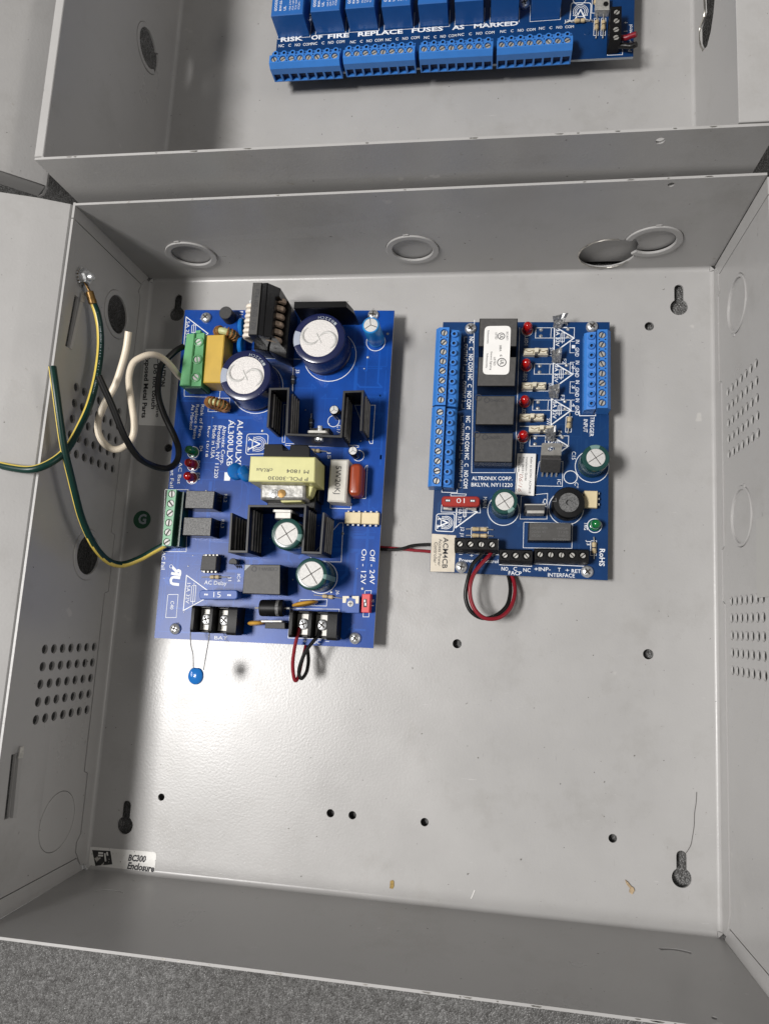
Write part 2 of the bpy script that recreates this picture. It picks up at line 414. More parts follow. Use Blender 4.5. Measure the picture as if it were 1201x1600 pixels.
def fillet(mb, fn, a0, a1, r=2.2, n=5, m=0):
    """quarter bend from the floor up to the wall, along a"""
    rg = []
    for a in (a0, a1):
        row = []
        for i in range(n + 1):
            t = R(90 * i / n); row.append(fn(a, r - r * math.sin(R(90) - t), r - r * math.sin(t)))
        rg.append(row)
    V = rg[0] + rg[1]; k = n + 1
    mb.add(V, [(i, i + 1, k + i + 1, k + i) for i in range(n)], m)
def keyhole(x, y, yt, r=4.6, w=2.4):
    P = []; a = math.asin(w / r)
    for i in range(25):
        t = R(90) + a + (2 * math.pi - 2 * a) * i / 24; P.append((x + r * math.cos(t), y + r * math.sin(t)))
    for i in range(9):
        t = math.pi * i / 8; P.append((x + w * math.cos(t), yt - w + w * math.sin(t)))
    return P
def arcpts(cx, cy, r, a0, a1, n=20): return [(cx + r * math.cos(R(a0 + (a1 - a0) * i / n)), cy + r * math.sin(R(a0 + (a1 - a0) * i / n))) for i in range(n + 1)]
def annulus(mb, cx, cy, r1, r0, th, fn, a0=0, a1=360, n=44):
    """raised pressed ring with a softly chamfered section"""
    full = abs(a1 - a0) >= 360
    prof = [(r1, -th), (r1, -0.25), (r1 - 0.3, 0), (r0 + 0.3, 0), (r0, -0.25), (r0, -th)]
    cnt = n if full else n + 1; rg = []
    for r, c in prof:
        rg.append([fn(cx + r * math.cos(R(a0 + (a1 - a0) * i / n)), cy + r * math.sin(R(a0 + (a1 - a0) * i / n)), c) for i in range(cnt)])
    mb.rings(rg, 0, None, False, False, closed=full)
    if not full:
        for k in (0, cnt - 1): mb.add([r[k] for r in rg], [tuple(range(len(prof)))], 0)
def slot_arc(cx, cy, r, a0, a1, w, n=14):
    return arcpts(cx, cy, r + w / 2, a0, a1, n) + arcpts(cx, cy, r - w / 2, a1, a0, n)
def grid(y0, y1, t0, t1, r=2.35, rows=5, cols=7):
    return [circle(y0 + (y1 - y0) * i / (rows - 1), t0 + (t1 - t0) * j / (cols - 1), r, 14) for i in range(rows) for j in range(cols)]

B1 = Box([(-161.7, 170.2), (165.2, 170.8), (163.2, -169.6), (-162.9, -170.0)], [(-162.2, 168.8), (163.4, 171.3), (165.0, -171.4), (-165.4, -171.6)], 81.5)
D1 = 81.5
enc = thing("electrical_enclosure", "open grey steel enclosure in the foreground holding two blue circuit boards", "enclosure", (0, 0, -1.2))

holes = [keyhole(-142.8, 147.9, 160.4), keyhole(147.0, 148.3, 161.4), keyhole(145.2, -145.1, -132.6), keyhole(-143.0, -146.5, -133.6)]
for x, y, r in ((-139.6, 64.4, 2.4), (131.4, 137.4, 2.5), (130.1, -39.3, 2.6), (33.0, -39.4, 2.4), (-123.7, -130.2, 1.9), (-29.8, -130.4, 2.1), (-18.1, -130.4, 2.1), (19.6, -130.5, 2.1), (112.9, -129.9, 2.1)):
    holes.append(circle(x, y, r, 20))
mb = MB(); f = B1.f; q = 2.2
mb.plate([(f[0][0] + q, f[0][1] - q), (f[1][0] - q, f[1][1] - q), (f[2][0] - q, f[2][1] + q), (f[3][0] + q, f[3][1] + q)], holes, TH)
fillet(mb, B1.top, f[0][0] + q, f[1][0] - q); fillet(mb, B1.bottom, f[3][0] + q, f[2][0] - q)
fillet(mb, B1.left, f[3][1] + q, f[0][1] - q); fillet(mb, B1.right, f[2][1] + q, f[1][1] - q)
for (x, y), sx, sy in zip(f, (1, -1, -1, 1), (-1, -1, 1, 1)):
    mb.add([(x + sx * q, y + sy * q, 0), (x + sx * q, y, q), (x, y + sy * q, q)], [(0, 1, 2)])
back = mb.build("back_panel", "paint", enc)

seamL = [(163.0, 10.2), (156.5, 13.0), (153.5, 10.4), (150, 10.0), (72, 10.0), (70.5, 12.4), (12, 12.4), (11, 8.6), (-21, 8.6), (-22, 12.2), (-117.5, 12.2), (-119, 8.8), (-150, 8.8), (-153.5, 11.8), (-158.5, 11.8), (-162.5, 9.0)]
seamR = [(163.5, 8.8), (158, 8.4), (152, 11.0), (150, 8.0), (103, 8.0), (101.5, 11.6), (16, 11.6), (14.5, 8.6), (-11, 8.6), (-12.5, 11.8), (-155, 11.8), (-162.5, 9.2)]
kr = [(133.0, 32.3), (-2.7, 32.6)]
lh = [circle(y, t, 13.6, 36) for y, t in kr] + [circle(-138.2, 31.6, 14.6, 40)] + grid(80.6, 47.2, 61.0, 18.2) + grid(-51.5, -84.8, 59.4, 16.4)
lh += [[(125.5, 69.4), (97.5, 71.6), (97.5, 74.6), (125.5, 72.4)], [(-98.5, 71.0), (-127, 70.0), (-127, 73.0), (-98.5, 74.0)]]
def side_panel(seam, fn, hs, th=TH):
    mb = MB(); g = 0.55
    P = [(a, b + g) for a, b in seam]; P[0] = (161.6, P[0][1]); P[-1] = (-161.9, P[-1][1])
    P = [(min(max(a, -161.9), 161.6), b) for a, b in P]
    mb.plate(P + [(-161.9, D1), (161.6, D1)], hs, th, fn=fn); return mb
side_panel(seamL, B1.left, lh).build("side_wall", "paint", enc)
KR = [(132.5, 37.0), (27.5, 36.5)]
rh = [circle(y, t, 14.6, 40) for y, t in KR] + grid(93.0, 60.8, 60.6, 21.0) + grid(-11.4, -44.0, 60.3, 20.7)
side_panel(seamR, B1.right, rh, .85).build("side_wall", "paint", enc)
for seam, fn in ((seamL, B1.left), (seamR, B1.right)):
    mb = MB(); y1, y0 = seam[0][0] + 4.5, seam[-1][0] - 4.5
    mb.plate([(y1, 2.2)] + [(y1, 6.0)] + seam + [(y0, 6.0), (y0, 2.2)], [], TH, fn=off(fn, .35))
    mb.build("back_flange", "paint", enc)
    mb = MB(); mb.plate([(162.15, 10.0), (170.0, 3.0), (170.4, D1), (162.15, D1)], [], TH, fn=fn)
    mb.build("corner_flange", "paint", enc)
    mb = MB(); mb.plate([(-162.45, 10.0), (-170.4, 3.0), (-171.2, D1), (-162.45, D1)], [], TH, fn=fn)
    mb.build("corner_flange", "paint", enc)
# top wall: two pressed knockouts and a third one torn by a sawn hole
def union_arc():
    c1, r1, c2, r2 = (127.2, 29.5), 14.6, (106.0, 17.8), 14.9
    P = [p for p in arcpts(*c1, r1, 0, 360, 60)[:-1] if math.hypot(p[0] - c2[0], p[1] - c2[1]) > r2]
    Q = [p for p in arcpts(*c2, r2, 0, 360, 60)[:-1] if math.hypot(p[0] - c1[0], p[1] - c1[1]) > r1]
    Q = [(x + random.uniform(-.12, .12), y + random.uniform(-.12, .12)) for x, y in Q]
    cx, cy = 117.5, 24.0
    # walk round the joint outline by angle about each centre, starting where the circles part
    def order(pts, c, other):
        a = math.atan2(other[1] - c[1], other[0] - c[0])
        return sorted(pts, key=lambda p: (math.atan2(p[1] - c[1], p[0] - c[0]) - a) % (2 * math.pi))
    return order(P, c1, c2) + order(Q, c2, c1)
UN = union_arc()
mb = MB(); tk = [(-123.3, 29.0), (2.5, 28.2)]
mb.plate([(f[0][0] + .2, 2.2), (f[1][0] - .2, 2.2), (B1.r[1][0], D1), (B1.r[0][0], D1)], [circle(x, t, 14.6, 44) for x, t in tk] + [UN, circle(124.3, 77.5, 1.5, 14)], TH, fn=B1.top)
mb.build("top_wall", "paint", enc)
mb = MB()
mb.plate([(f[3][0] + .2, 2.2), (f[2][0] - .2, 2.2), (B1.r[2][0], D1), (B1.r[3][0], D1)], [slot_arc(-133.2, 38.5, 14.3, 232, 292, 0.9), slot_arc(136.5, 34.0, 14.3, 243, 300, 2.1), circle(137.5, 75, 1.1, 10)], TH, fn=B1.bottom)
mb.build("bottom_wall", "paint", enc)
def knockout(fn, a, b, r1=14.35, r0=11.0, up=0.9, down=1.1, tab=90, disc=True, arc=(0, 360)):
    mb = MB(); annulus(mb, a, b, r1, r0, 1.3, off(fn, up), *arc)
    mb.build("knockout_ring", "paint", enc)
    if disc:
        mb = MB(); mb.plate(circle(a, b, r0 + 0.6, 40), [], TH, fn=off(fn, -down)); mb.build("knockout_disc", "paint", enc)
    if tab is not None:
        mb = MB(); ca, sa = math.cos(R(tab)), math.sin(R(tab))
        P = [(a + ca * u - sa * v, b + sa * u + ca * v) for u, v in ((r1 - 1.2, -1.3), (r1 + 1.0, -1.5), (r1 + 1.0, 1.5), (r1 - 1.2, 1.3))]
        mb.plate(P, [], 1.2, fn=off(fn, 0.35)); mb.build("knockout_tab", "paint", enc)
for x, t in tk: knockout(B1.top, x, t, tab=98)
knockout(B1.top, 127.2, 29.5, tab=92, arc=(-128, 168), disc=False)
mb = MB(); mb.plate(arcpts(127.2, 29.5, 11.6, -122, 160, 30) + [(113.5, 29.0), (118.5, 29.5), (121, 24)], [], TH, fn=off(B1.top, -1.5)); mb.build("knockout_disc", "paint", enc)
mb = MB()
e1 = [B1.top(106 + 14.75 * math.cos(R(a)), 17.8 + 14.75 * math.sin(R(a)), 0.15 + .1 * math.sin(a)) for a in range(75, 330, 5)]
mb.tube(e1, [0.32 + 0.16 * random.random() for _ in range(60)], 6, smooth=0)
mb.build("sawn_edge", "bare_steel", enc, label="rough bare metal edge of the torn hole")
for y, t in kr:
    mb = MB(); annulus(mb, y, t, 13.4, 10.5, 1.3, off(B1.left, 0.5)); mb.build("knockout_ring", "paint", enc)
mb = MB(); mb.plate(circle(-138.2, 31.6, 14.3, 40), [], TH, fn=B1.left); mb.build("knockout_disc", "paint", enc)
for k, (y, t) in enumerate(KR): knockout(B1.right, y, t, r1=14.3, r0=12.6, up=0.6, down=0.5, tab=(200, 20)[k])
for a0, a1, t0, t1 in ((125.5, 97.5, 68.6, 70.8), (-98.5, -127.0, 70.2, 69.2)):   # lanced hinge tabs
    mb = MB(); mb.plate([(a0, t0 - .9), (a0, t0 + .5), (a1, t1 + .5), (a1, t1 - .9)], [], 1.6, fn=lambda a, b, c: B1.left(a, b, c + 1.7 + .5 * (t0 - b)))
    o = mb.build("hinge_tab", "paint", enc)
    mb = MB(); mb.plate([(a0 + 3.2, t0 - 1.0), (a0 + 3.2, t0 + .6), (a0 - 2, t0 + 1.0), (a0 - 2, t0 - 1.2)], [], .6, fn=lambda a, b, c: B1.left(a, b, c + 2.1 + .4 * (t0 - b))); mb.build("tab_tip", "slot_screw", o)  # lighter plate at the upper end of each tab
# stickers on the enclosure
def sticker(name, quad, th, mats, parent, z=0.0, rad=2.0, label=None):
    """quad = TL TR BR BL pixel corners on the plane z; corners rounded"""
    Q = [Vector(A2(*p, z)) for p in quad]; P = []
    for i in range(4):
        a, b, c = Q[i - 1], Q[i], Q[(i + 1) % 4]; e1 = (a - b).normalized() * rad; e2 = (c - b).normalized() * rad
        for k in range(5):
            t = k / 4; P.append(tuple((b + e1) * (1 - t) ** 2 + b * 2 * t * (1 - t) + (b + e2) * t * t))
    mb = MB(); mb.prism(P, z + 0.03, z + 0.03 + th, 0, 0); return mb.build(name, mats, parent, label=label)
s1 = sticker("name_sticker", [(138.5, 1323), (245, 1332), (240.5, 1371), (135.5, 1359)], 0.12, "sticker_worn", enc, label="worn white sticker lettered BC300 Enclosure")
mb = MB(); mb.text("BC300", (200, 1345), (227.5, 1347.5), 8.6, 0.17, bold=0.035, shear=0.22); mb.text("Enclosure", (198.5, 1357.5), (240.5, 1363), 9.2, 0.17, bold=0.035, shear=0.22)
mb.build("printed_text", "print_dark", s1)
mb = MB(); P = [A2(*p, 0.15) for p in ((144, 1328.5), (172.5, 1330), (175.5, 1351), (149, 1353.5))]; mb.prism(P, 0.16, 0.2)
mb.build("printed_logo", "logo_smudge", s1)
mb = MB()
for p0, p1 in (((155, 1333), (160, 1333.4)), ((154.5, 1337), (160, 1337.3)), ((164, 1335), (165, 1345)), ((167.5, 1333), (168, 1336))): mb.pstroke([p0, p1], 0.9, 0.17)
mb.build("printed_logo", "sticker_worn", s1)
c = at(222, 812, 0); mb = MB(); mb.cyl(c.x, c.y, 5.3, 0.03, 0.15, 36); s2 = mb.build("ground_sticker", "sticker_green", enc, label="round dark green sticker with a white G")
mb = MB(); mb.text("G", (215.5, 818), (228, 818.5), 14, 0.17, bold=0.035); mb.build("printed_text", "print_grey", s2)
s3 = sticker("caution_sticker", [(223, 545), (270, 545), (263, 666), (216.5, 664)], 0.12, "sticker_white", enc, rad=1.0, label="pale caution sticker lettered Do not touch Exposed Metal Parts")
mb = MB()
mb.text("CAUTION", (252.5, 560), (250, 604), 7.5, 0.17, bold=0.03); mb.text("Disconnect line", (246.0, 560), (243.5, 652), 5.5, 0.17, bold=0.01)
mb.text("Do not touch", (240.5, 569), (236.5, 639), 7.0, 0.17, bold=0.025); mb.text("Exposed Metal Parts", (228, 556), (221.5, 653), 7.0, 0.17, bold=0.025)
mb.build("printed_text", "print_dark", s3)
mb = MB(); mb.plate([(23, 57), (23, 75), (-11.2, 75), (-11.2, 55.6)], [], 0.5, fn=off(B1.right, 0.7)); mb.build("blank_sticker", "sticker_grey", enc)
# bonding stud on the left wall
def side_T(x, y, z): return Matrix.Translation((x, y, z)) @ Matrix.Rotation(R(90), 4, 'Y')
T = side_T(-162.6, 136.7, 69.0)
mb = MB()
for k in range(18):
    a = R(20 * k); mb.box(3.9, 5.1, -0.5, 0.5, 0.3, 1.3, 0, 0, T @ Matrix.Rotation(a, 4, 'Z') @ Matrix.Rotation(0.35, 4, 'X'))
mb.lathe([(4.3, 0.2), (4.3, 1.2), (2, 1.3)], 24, 0, 0, 0, T); st = mb.build("lock_washer", "zinc", enc)
mb = MB(); mb.prism(circle(0, 0, 4.1, 6), 1.3, 4.3, 0.5, 0, T); mb.lathe([(1.9, 4.0), (1.9, 6.6), (1.4, 7.0)], 16, 0, 0, 0, T); mb.build("bonding_nut", "zinc", enc)
def chips(parent, fn, a0, a1, n, seed):
    rn = random.Random(seed); mb = MB()
    for k in range(n):
        a = rn.uniform(a0, a1); w = rn.uniform(.4, 2.2); P = [(a - w, -.15), (a - w * .4, .25 * rn.random() + .2), (a + w * .5, .3 + .3 * rn.random()), (a + w, -.1), (a + w * .2, -.25)]
        mb.plate(P, [], .05, fn=lambda x, y, c: fn(x, y, c))
    mb.build("paint_chips", "bare_steel", parent)["kind"] = "stuff"
chips(enc, lambda x, y, c: B1.bottom(x, D1 + .06 + c, -.5 - y * .8), -155, 160, 16, 3)
chips(enc, lambda x, y, c: B1.top(x, D1 + .06 + c, -.5 - y * .8), -155, 160, 9, 4)
for x, y in ((-100, -110), (100, -110), (-100, 110), (100, 110)):
    mb = MB(); mb.cyl(x, y, 7, -4.5, -1.22, 20); mb.build("rubber_foot", "black_plastic", enc)
# opened door of the foreground enclosure (hinged on the left rim, leaning up and outward)
def ruled(mb, pts, y0, y1, th, sh=0.0):
    """sheet bent along y through (x, z) points"""
    n = len(pts); nr = []
    for i in range(n):
        a, b = Vector(pts[max(i - 1, 0)]), Vector(pts[min(i + 1, n - 1)]); d = (b - a).normalized(); nr.append(Vector((d.y, -d.x)))
    rg = []
    for y, dx in ((y0, -sh), (y1, sh)): rg.append([(p[0] + dx, y, p[1]) for p in pts] + [(p[0] + k.x * th + dx, y, p[1] + k.y * th) for p, k in list(zip(pts, nr))[::-1]])
    mb.rings(rg, 0)
mb = MB(); ruled(mb, [(-164.9, 79.4), (-166.2, 81.6), (-179.5, 87.8), (-182.5, 88.9), (-480, 190)], -171, 169.5, -1.2, 1.4)
door = mb.build("door", "paint", enc, label="opened left door of the foreground enclosure")
mb = MB()
for y, k in ((169.5, -1.2), (-171, 1.2)):
    mb = MB(); mb.add([(-184, y, 86), (-480, y, 186), (-484, y, 174), (-188, y, 74), (-184, y + k, 86), (-480, y + k, 186), (-484, y + k, 174), (-188, y + k, 74)], [(0, 1, 2, 3), (7, 6, 5, 4), (0, 4, 5, 1), (2, 6, 7, 3), (1, 5, 6, 2), (0, 3, 7, 4)])
    mb.build("door_flange", "paint", door)

# the second enclosure behind
D2 = 109.5; YB = 176.0
B2 = Box([(-161.6, 560), (157.0, 560), (157.0, YB), (-161.6, YB)], [(-161.8, 560), (157.2, 560), (157.2, YB - .4), (-161.8, YB - .4)], D2)
enc2 = thing("electrical_enclosure", "second open grey steel enclosure at the top edge holding the blue relay board", "enclosure", (0, 378, -1.2))
mb = MB(); mb.plate([(-159.4, 558), (154.8, 558), (154.8, YB + 2.2), (-159.4, YB + 2.2)], [], TH)
fillet(mb, B2.left, YB + 1, 559); fillet(mb, B2.right, YB + 1, 559); fillet(mb, B2.bottom, -160, 156)
mb.build("back_panel", "paint", enc2)
uk = atx(231, 75, -161.7)
mb = MB(); mb.plate([(YB, 2.2), (560, 2.2), (560, D2), (YB - .4, D2)], [circle(uk.y, uk.z, 13.6, 36), circle(uk.y + 62, uk.z + 4, 14.4, 36)], TH, fn=B2.left); mb.build("side_wall", "paint", enc2)
mb = MB(); annulus(mb, uk.y, uk.z, 13.3, 10.6, 1.3, off(B2.left, 0.5), -60, 230); mb.build("knockout_ring", "paint", enc2)
mb = MB(); mb.plate(circle(uk.y + 62, uk.z + 4, 14.1, 36), [], TH, fn=B2.left); mb.build("knockout_disc", "paint", enc2)
k1 = atx(1103, 30, 157)
tor = [atx(u, v, 157) for u, v in ((1099, -14), (1100.5, 20), (1096, 35), (1093, 45), (1093.5, 68), (1098, 78), (1104, 72), (1110, 48), (1114, 20), (1117, -14))]
mb = MB(); mb.plate([(YB, 2.2), (560, 2.2), (560, D2), (YB - .4, D2)], [[(p.y, p.z) for p in tor]], TH, fn=B2.right); mb.build("side_wall", "paint", enc2)
mb = MB(); mb.tube([B2.right(p.y, p.z, 0.1) for p in tor[:6]], 0.5, 6, smooth=4); mb.build("torn_edge", "bare_steel", enc2)
hq = aty(1031, 219, YB - 1.4)
mb = MB(); mb.plate([(-162.6, 2.2), (158.2, 2.2), (158.4, D2), (-166.3, D2)], [circle(hq.x, hq.z, 1.9, 16)], TH, fn=B2.bottom); mb.build("bottom_wall", "paint", enc2)
mb = MB(); mb.plate([(-162, 2.2), (157, 2.2), (157, D2), (-162, D2)], [], TH, fn=lambda a, b, c: (a, 560 - c, b)); mb.build("top_wall", "paint", enc2)
for x, y in ((-100, 230), (100, 230), (-100, 500), (100, 500)):
    mb = MB(); mb.cyl(x, y, 7, -4.5, -1.22, 20); mb.build("rubber_foot", "black_plastic", enc2)
chips(enc2, lambda x, y, c: B2.bottom(x, D2 + .06 + c, -.5 - y * .8), -150, 150, 14, 5)
mb = MB(); mb.box(-166.4, -161.9, YB - .2, 560, D2 - .7, D2 + .5, 0.3); mb.build("rim_lip", "paint", enc2)
mb = MB(); mb.box(142.6, 158.2, YB + .2, 560, D2 - .7, D2 + .5, 0.3); mb.build("rim_lip", "paint", enc2)
d0, d1 = Vector((-176.4, 84.6)), Vector((-0.765, 0.644)); nn = Vector((-0.65, -0.76))
e = lambda s, t: tuple(d0 + d1 * s + nn * t)
mb = MB(); ruled(mb, [e(2.2, 14), e(0.2, 10), e(-.3, 2), e(0.6, 0.5), e(3, 0), e(22, 0), e(25, .3), e(300, 3)], 178.0, 560, -1.2)
door2 = mb.build("door", "paint", enc2, label="opened left door of the far enclosure")
mb = MB(); P = [e(1.0, 0.6), e(300, 3), e(300, 16), e(3.0, 13)]
mb.rings([[(x, 178.0, z) for x, z in P], [(x, 179.2, z) for x, z in P]], 0); mb.build("door_flange", "paint", door2)

# ------------------------------------------------------------------ shared small hardware
def pan_screw_mesh(r=3.2, h=2.2):
    mb = MB(); mb.lathe([(r, 0), (r, 0.5), (r * 0.93, h * 0.55), (r * 0.72, h * 0.86), (r * 0.4, h), (0.02, h)], 24, c1=False)
    for a in (0, 90):
        mb.box(-r * 0.55, r * 0.55, -r * 0.13, r * 0.13, h * 0.5, h + 0.03, 0, 1, Matrix.Rotation(R(a), 4, 'Z'))
    return mb.mesh("pan_screw", ["zinc", "dark_slot"])
def slot_screw_mesh(r=1.55, mats=("slot_screw", "dark_slot")):
    mb = MB(); mb.cyl(0, 0, r, -0.8, -0.45, 18, 0, 1); w = r * 0.2
    for sg in (1, -1):
        P = []; a = math.asin(w / r)
        for i in range(9):
            t = a + (math.pi - 2 * a) * i / 8; P.append((r * math.cos(t), sg * r * math.sin(t)))
        mb.prism(P, -0.6, 0, 0.12)
    return mb.mesh("slot_screw", list(mats))
PAN = pan_screw_mesh(); SLOT = slot_screw_mesh(); SLOT_S = slot_screw_mesh(1.3); SLOT_W = slot_screw_mesh(1.75, ("aluminium", "dark_slot"))
def barrier_screw_mesh():
    mb = MB(); mb.lathe([(2.9, 0), (2.9, 0.9), (2.4, 1.6), (1.2, 1.9), (0.02, 1.9)], 22, c1=False)
    for a in (0, 90): mb.box(-1.9, 1.9, -0.42, 0.42, 0.8, 1.95, 0, 1, Matrix.Rotation(R(a), 4, 'Z'))
    return mb.mesh("terminal_screw", ["zinc", "dark_slot"])
BAR = barrier_screw_mesh()
def led_mesh(col):
    mb = MB(); mb.lathe([(2.9, 0), (2.9, 1.0), (2.5, 1.05), (2.45, 5.6), (2.3, 6.6), (1.9, 7.4), (1.2, 8.0), (0.5, 8.25), (0.02, 8.3)], 22, c1=False)
    return mb.mesh("led", [col])
LEDR, LEDG = led_mesh("led_red"), led_mesh("led_green")
def resistor(parent, u0, v0, u1, v1, zb, L=6.0, r=1.1, band=True, mats=("resistor_tan", "nickel", "print_dark")):
    """axial part lying between two board pixels"""
    a, b = at(u0, v0, zb), at(u1, v1, zb); d = (b - a); n = d.length; d.normalize(); z = zb + r + 0.3
    T = Matrix.Translation(((a.x + b.x) / 2, (a.y + b.y) / 2, z)) @ d.to_track_quat('Z', 'Y').to_matrix().to_4x4()
    L = min(L, n * 0.72); h = L / 2; mb = MB()
    mb.lathe([(r * .6, -h), (r, -h + .5), (r, -h + 1.6), (r * .86, -h + 2), (r * .86, h - 2), (r, h - 1.6), (r, h - .5), (r * .6, h)] if L > 4.5 else [(r * .6, -h), (r, -h + .4), (r, h - .4), (r * .6, h)], 14, 0, 0, 0, T)
    if band: mb.lathe([(r * .89, -0.3), (r * .9, -0.28), (r * .9, .28), (r * .89, .3)], 14, 0, 0, 2, T, False, False)
    mb.tube([(a.x, a.y, zb - .5), (a.x + d.x * .4, a.y + d.y * .4, z), (b.x - d.x * .4, b.y - d.y * .4, z), (b.x, b.y, zb - .5)], 0.3, 6, 1, smooth=3)
    return mb.build("resistor", list(mats), parent)
def ecap(parent, u, v, zb, h, r, sleeve, rt=None, stripe=None, sa=(160, 200), grooves="cross", topm="aluminium", hole=None, name="capacitor"):
    """can capacitor: u, v = pixel of the centre of its top"""
    c = at(u, v, zb + h); n = 40; rt = rt or r * 0.72
    def mm(k, i):
        a = 360.0 * (i + .5) / n
        return 1 if stripe and sa[0] <= a <= sa[1] else 0
    prof = [(r * .97, zb), (r, zb + .4), (r, zb + 1.6), (r * .955, zb + 2.2), (r * .955, zb + 2.7), (r, zb + 3.3), (r, zb + h - .9), (r * .97, zb + h - .25), (r * .92, zb + h), (rt, zb + h + .02)] if r > 4 else [(r, zb), (r, zb + h - .5), (r * .9, zb + h), (rt, zb + h)]
    mb = MB(); mb.lathe(prof, n, c.x, c.y, mm, None, True, False)
    o = mb.build(name, [sleeve, stripe or sleeve], parent)
    mb = MB(); mb.lathe([(rt, zb + h - .3), (rt - .1, zb + h - .12), (rt * .6, zb + h - .05), (.02, zb + h - .05)], n, c.x, c.y, 0, None, False, False)
    z = zb + h - .05
    if grooves == "cross":
        for a in (35, 125): 
            q = Vector((math.cos(R(a)), math.sin(R(a)))) * rt * .93; nrm = Vector((-q.y, q.x)).normalized() * (rt * .035)
            P = [(c.x + s * q.x + t * nrm.x, c.y + s * q.y + t * nrm.y) for s, t in ((-1, -1), (1, -1), (1, 1), (-1, 1))]
            mb.prism(P, z - .1, z + .05, 0, 1)
    elif grooves == "tri":
        for a in (100, 215, 340):
            q = Vector((math.cos(R(a)), math.sin(R(a)))) * rt * .95; nrm = Vector((-q.y, q.x)).normalized() * (rt * .045)
            P = [(c.x + s * q.x + t * nrm.x, c.y + s * q.y + t * nrm.y) for s, t in ((0, -1), (1, -1), (1, 1), (0, 1))]
            mb.prism(P, z - .1, z + .05, 0, 1)
    elif grooves == "swirl":
        for k in (0, 1):
            sg = 1 if k else -1; P = []
            for i in range(15):
                t = R(150 - 215 * i / 14); P.append((c.x + sg * (rt * .42 + rt * .45 * math.cos(t)), c.y + sg * (-rt * .14 + rt * .45 * math.sin(t)), z + .02))
            mb.tube(P, [.25 + .65 * math.sin(math.pi * i / 14) for i in range(15)], 6, 1, smooth=0)
        mb.tube([(c.x - rt * .14, c.y + rt * .27, z - .02), (c.x + rt * .14, c.y - rt * .27, z - .02)], 0.4, 6, 1, smooth=0)
    mb.build("can_top", [topm, "dark_slot" if grooves != "swirl" else "aluminium"], o)
    return o
def pbox(name, quad, zb, h, mats, parent, b=0.35, label=None, z0=None):
    """block whose top face has these four pixel corners"""
    P = [A2(*p, zb + h) for p in quad]; mb = MB()
    ms = mats if isinstance(mats, (list, tuple)) else [mats]
    mb.prism(P, zb if z0 is None else z0, zb + h, b, 0, None, 1 if len(ms) > 1 else None)
    return mb.build(name, ms, parent, label=label)
def dip(parent, quad, zb, h, npin, body="cream", z0=1.0, horizontal=True):
    o = pbox("integrated_circuit", quad, zb, h, body, parent, b=0.3, z0=zb + z0)
    mb = MB(); Q = [A2(*p, zb + h) for p in quad]
    for e0, e1, sg in ((Q[0], Q[1], 1), (Q[3], Q[2], -1)):
        for i in range(npin):
            x, y = lerp2(e0, e1, (i + .5) / npin)
            mb.box(x - .5, x + .5, y - .1, y + sg * 1.0, zb + h * .45, zb + h * .62, 0); mb.box(x - .3, x + .3, y + sg * .75, y + sg * 1.05, zb - .2, zb + h * .6, 0)
    p = mb.build("pins", "nickel", o); p["kind"] = "stuff"
    return o
def to220(parent, T, tab=True, mats=("black_plastic", "nickel")):
    """transistor: x across, z up from its legs' tips, body facing -y"""
    mb = MB(); mb.box(-5, 5, -2.2, 1.1, 4, 13, .3, 0, T)
    o = mb.build("transistor", list(mats), parent); 
    mb = MB(); mb.plate([(-5.1, 4.5), (5.1, 4.5), (5.1, 19.2), (4.4, 19.8), (-4.4, 19.8), (-5.1, 19.2)], [circle(0, 16.6, 1.8, 16)], 1.2, fn=lambda a, b, c: tuple(T @ Vector((a, 2.3 + c, b))))
    mb.build("mounting_tab", mats[1], o)
    mb = MB()
    for x in (-3.6, -1.2, 1.2, 3.6): mb.box(x - .4, x + .4, -.6, -.1, -1, 4.2, 0, 0, T)
    k = mb.build("legs", mats[1], o); k["kind"] = "stuff"
    return o
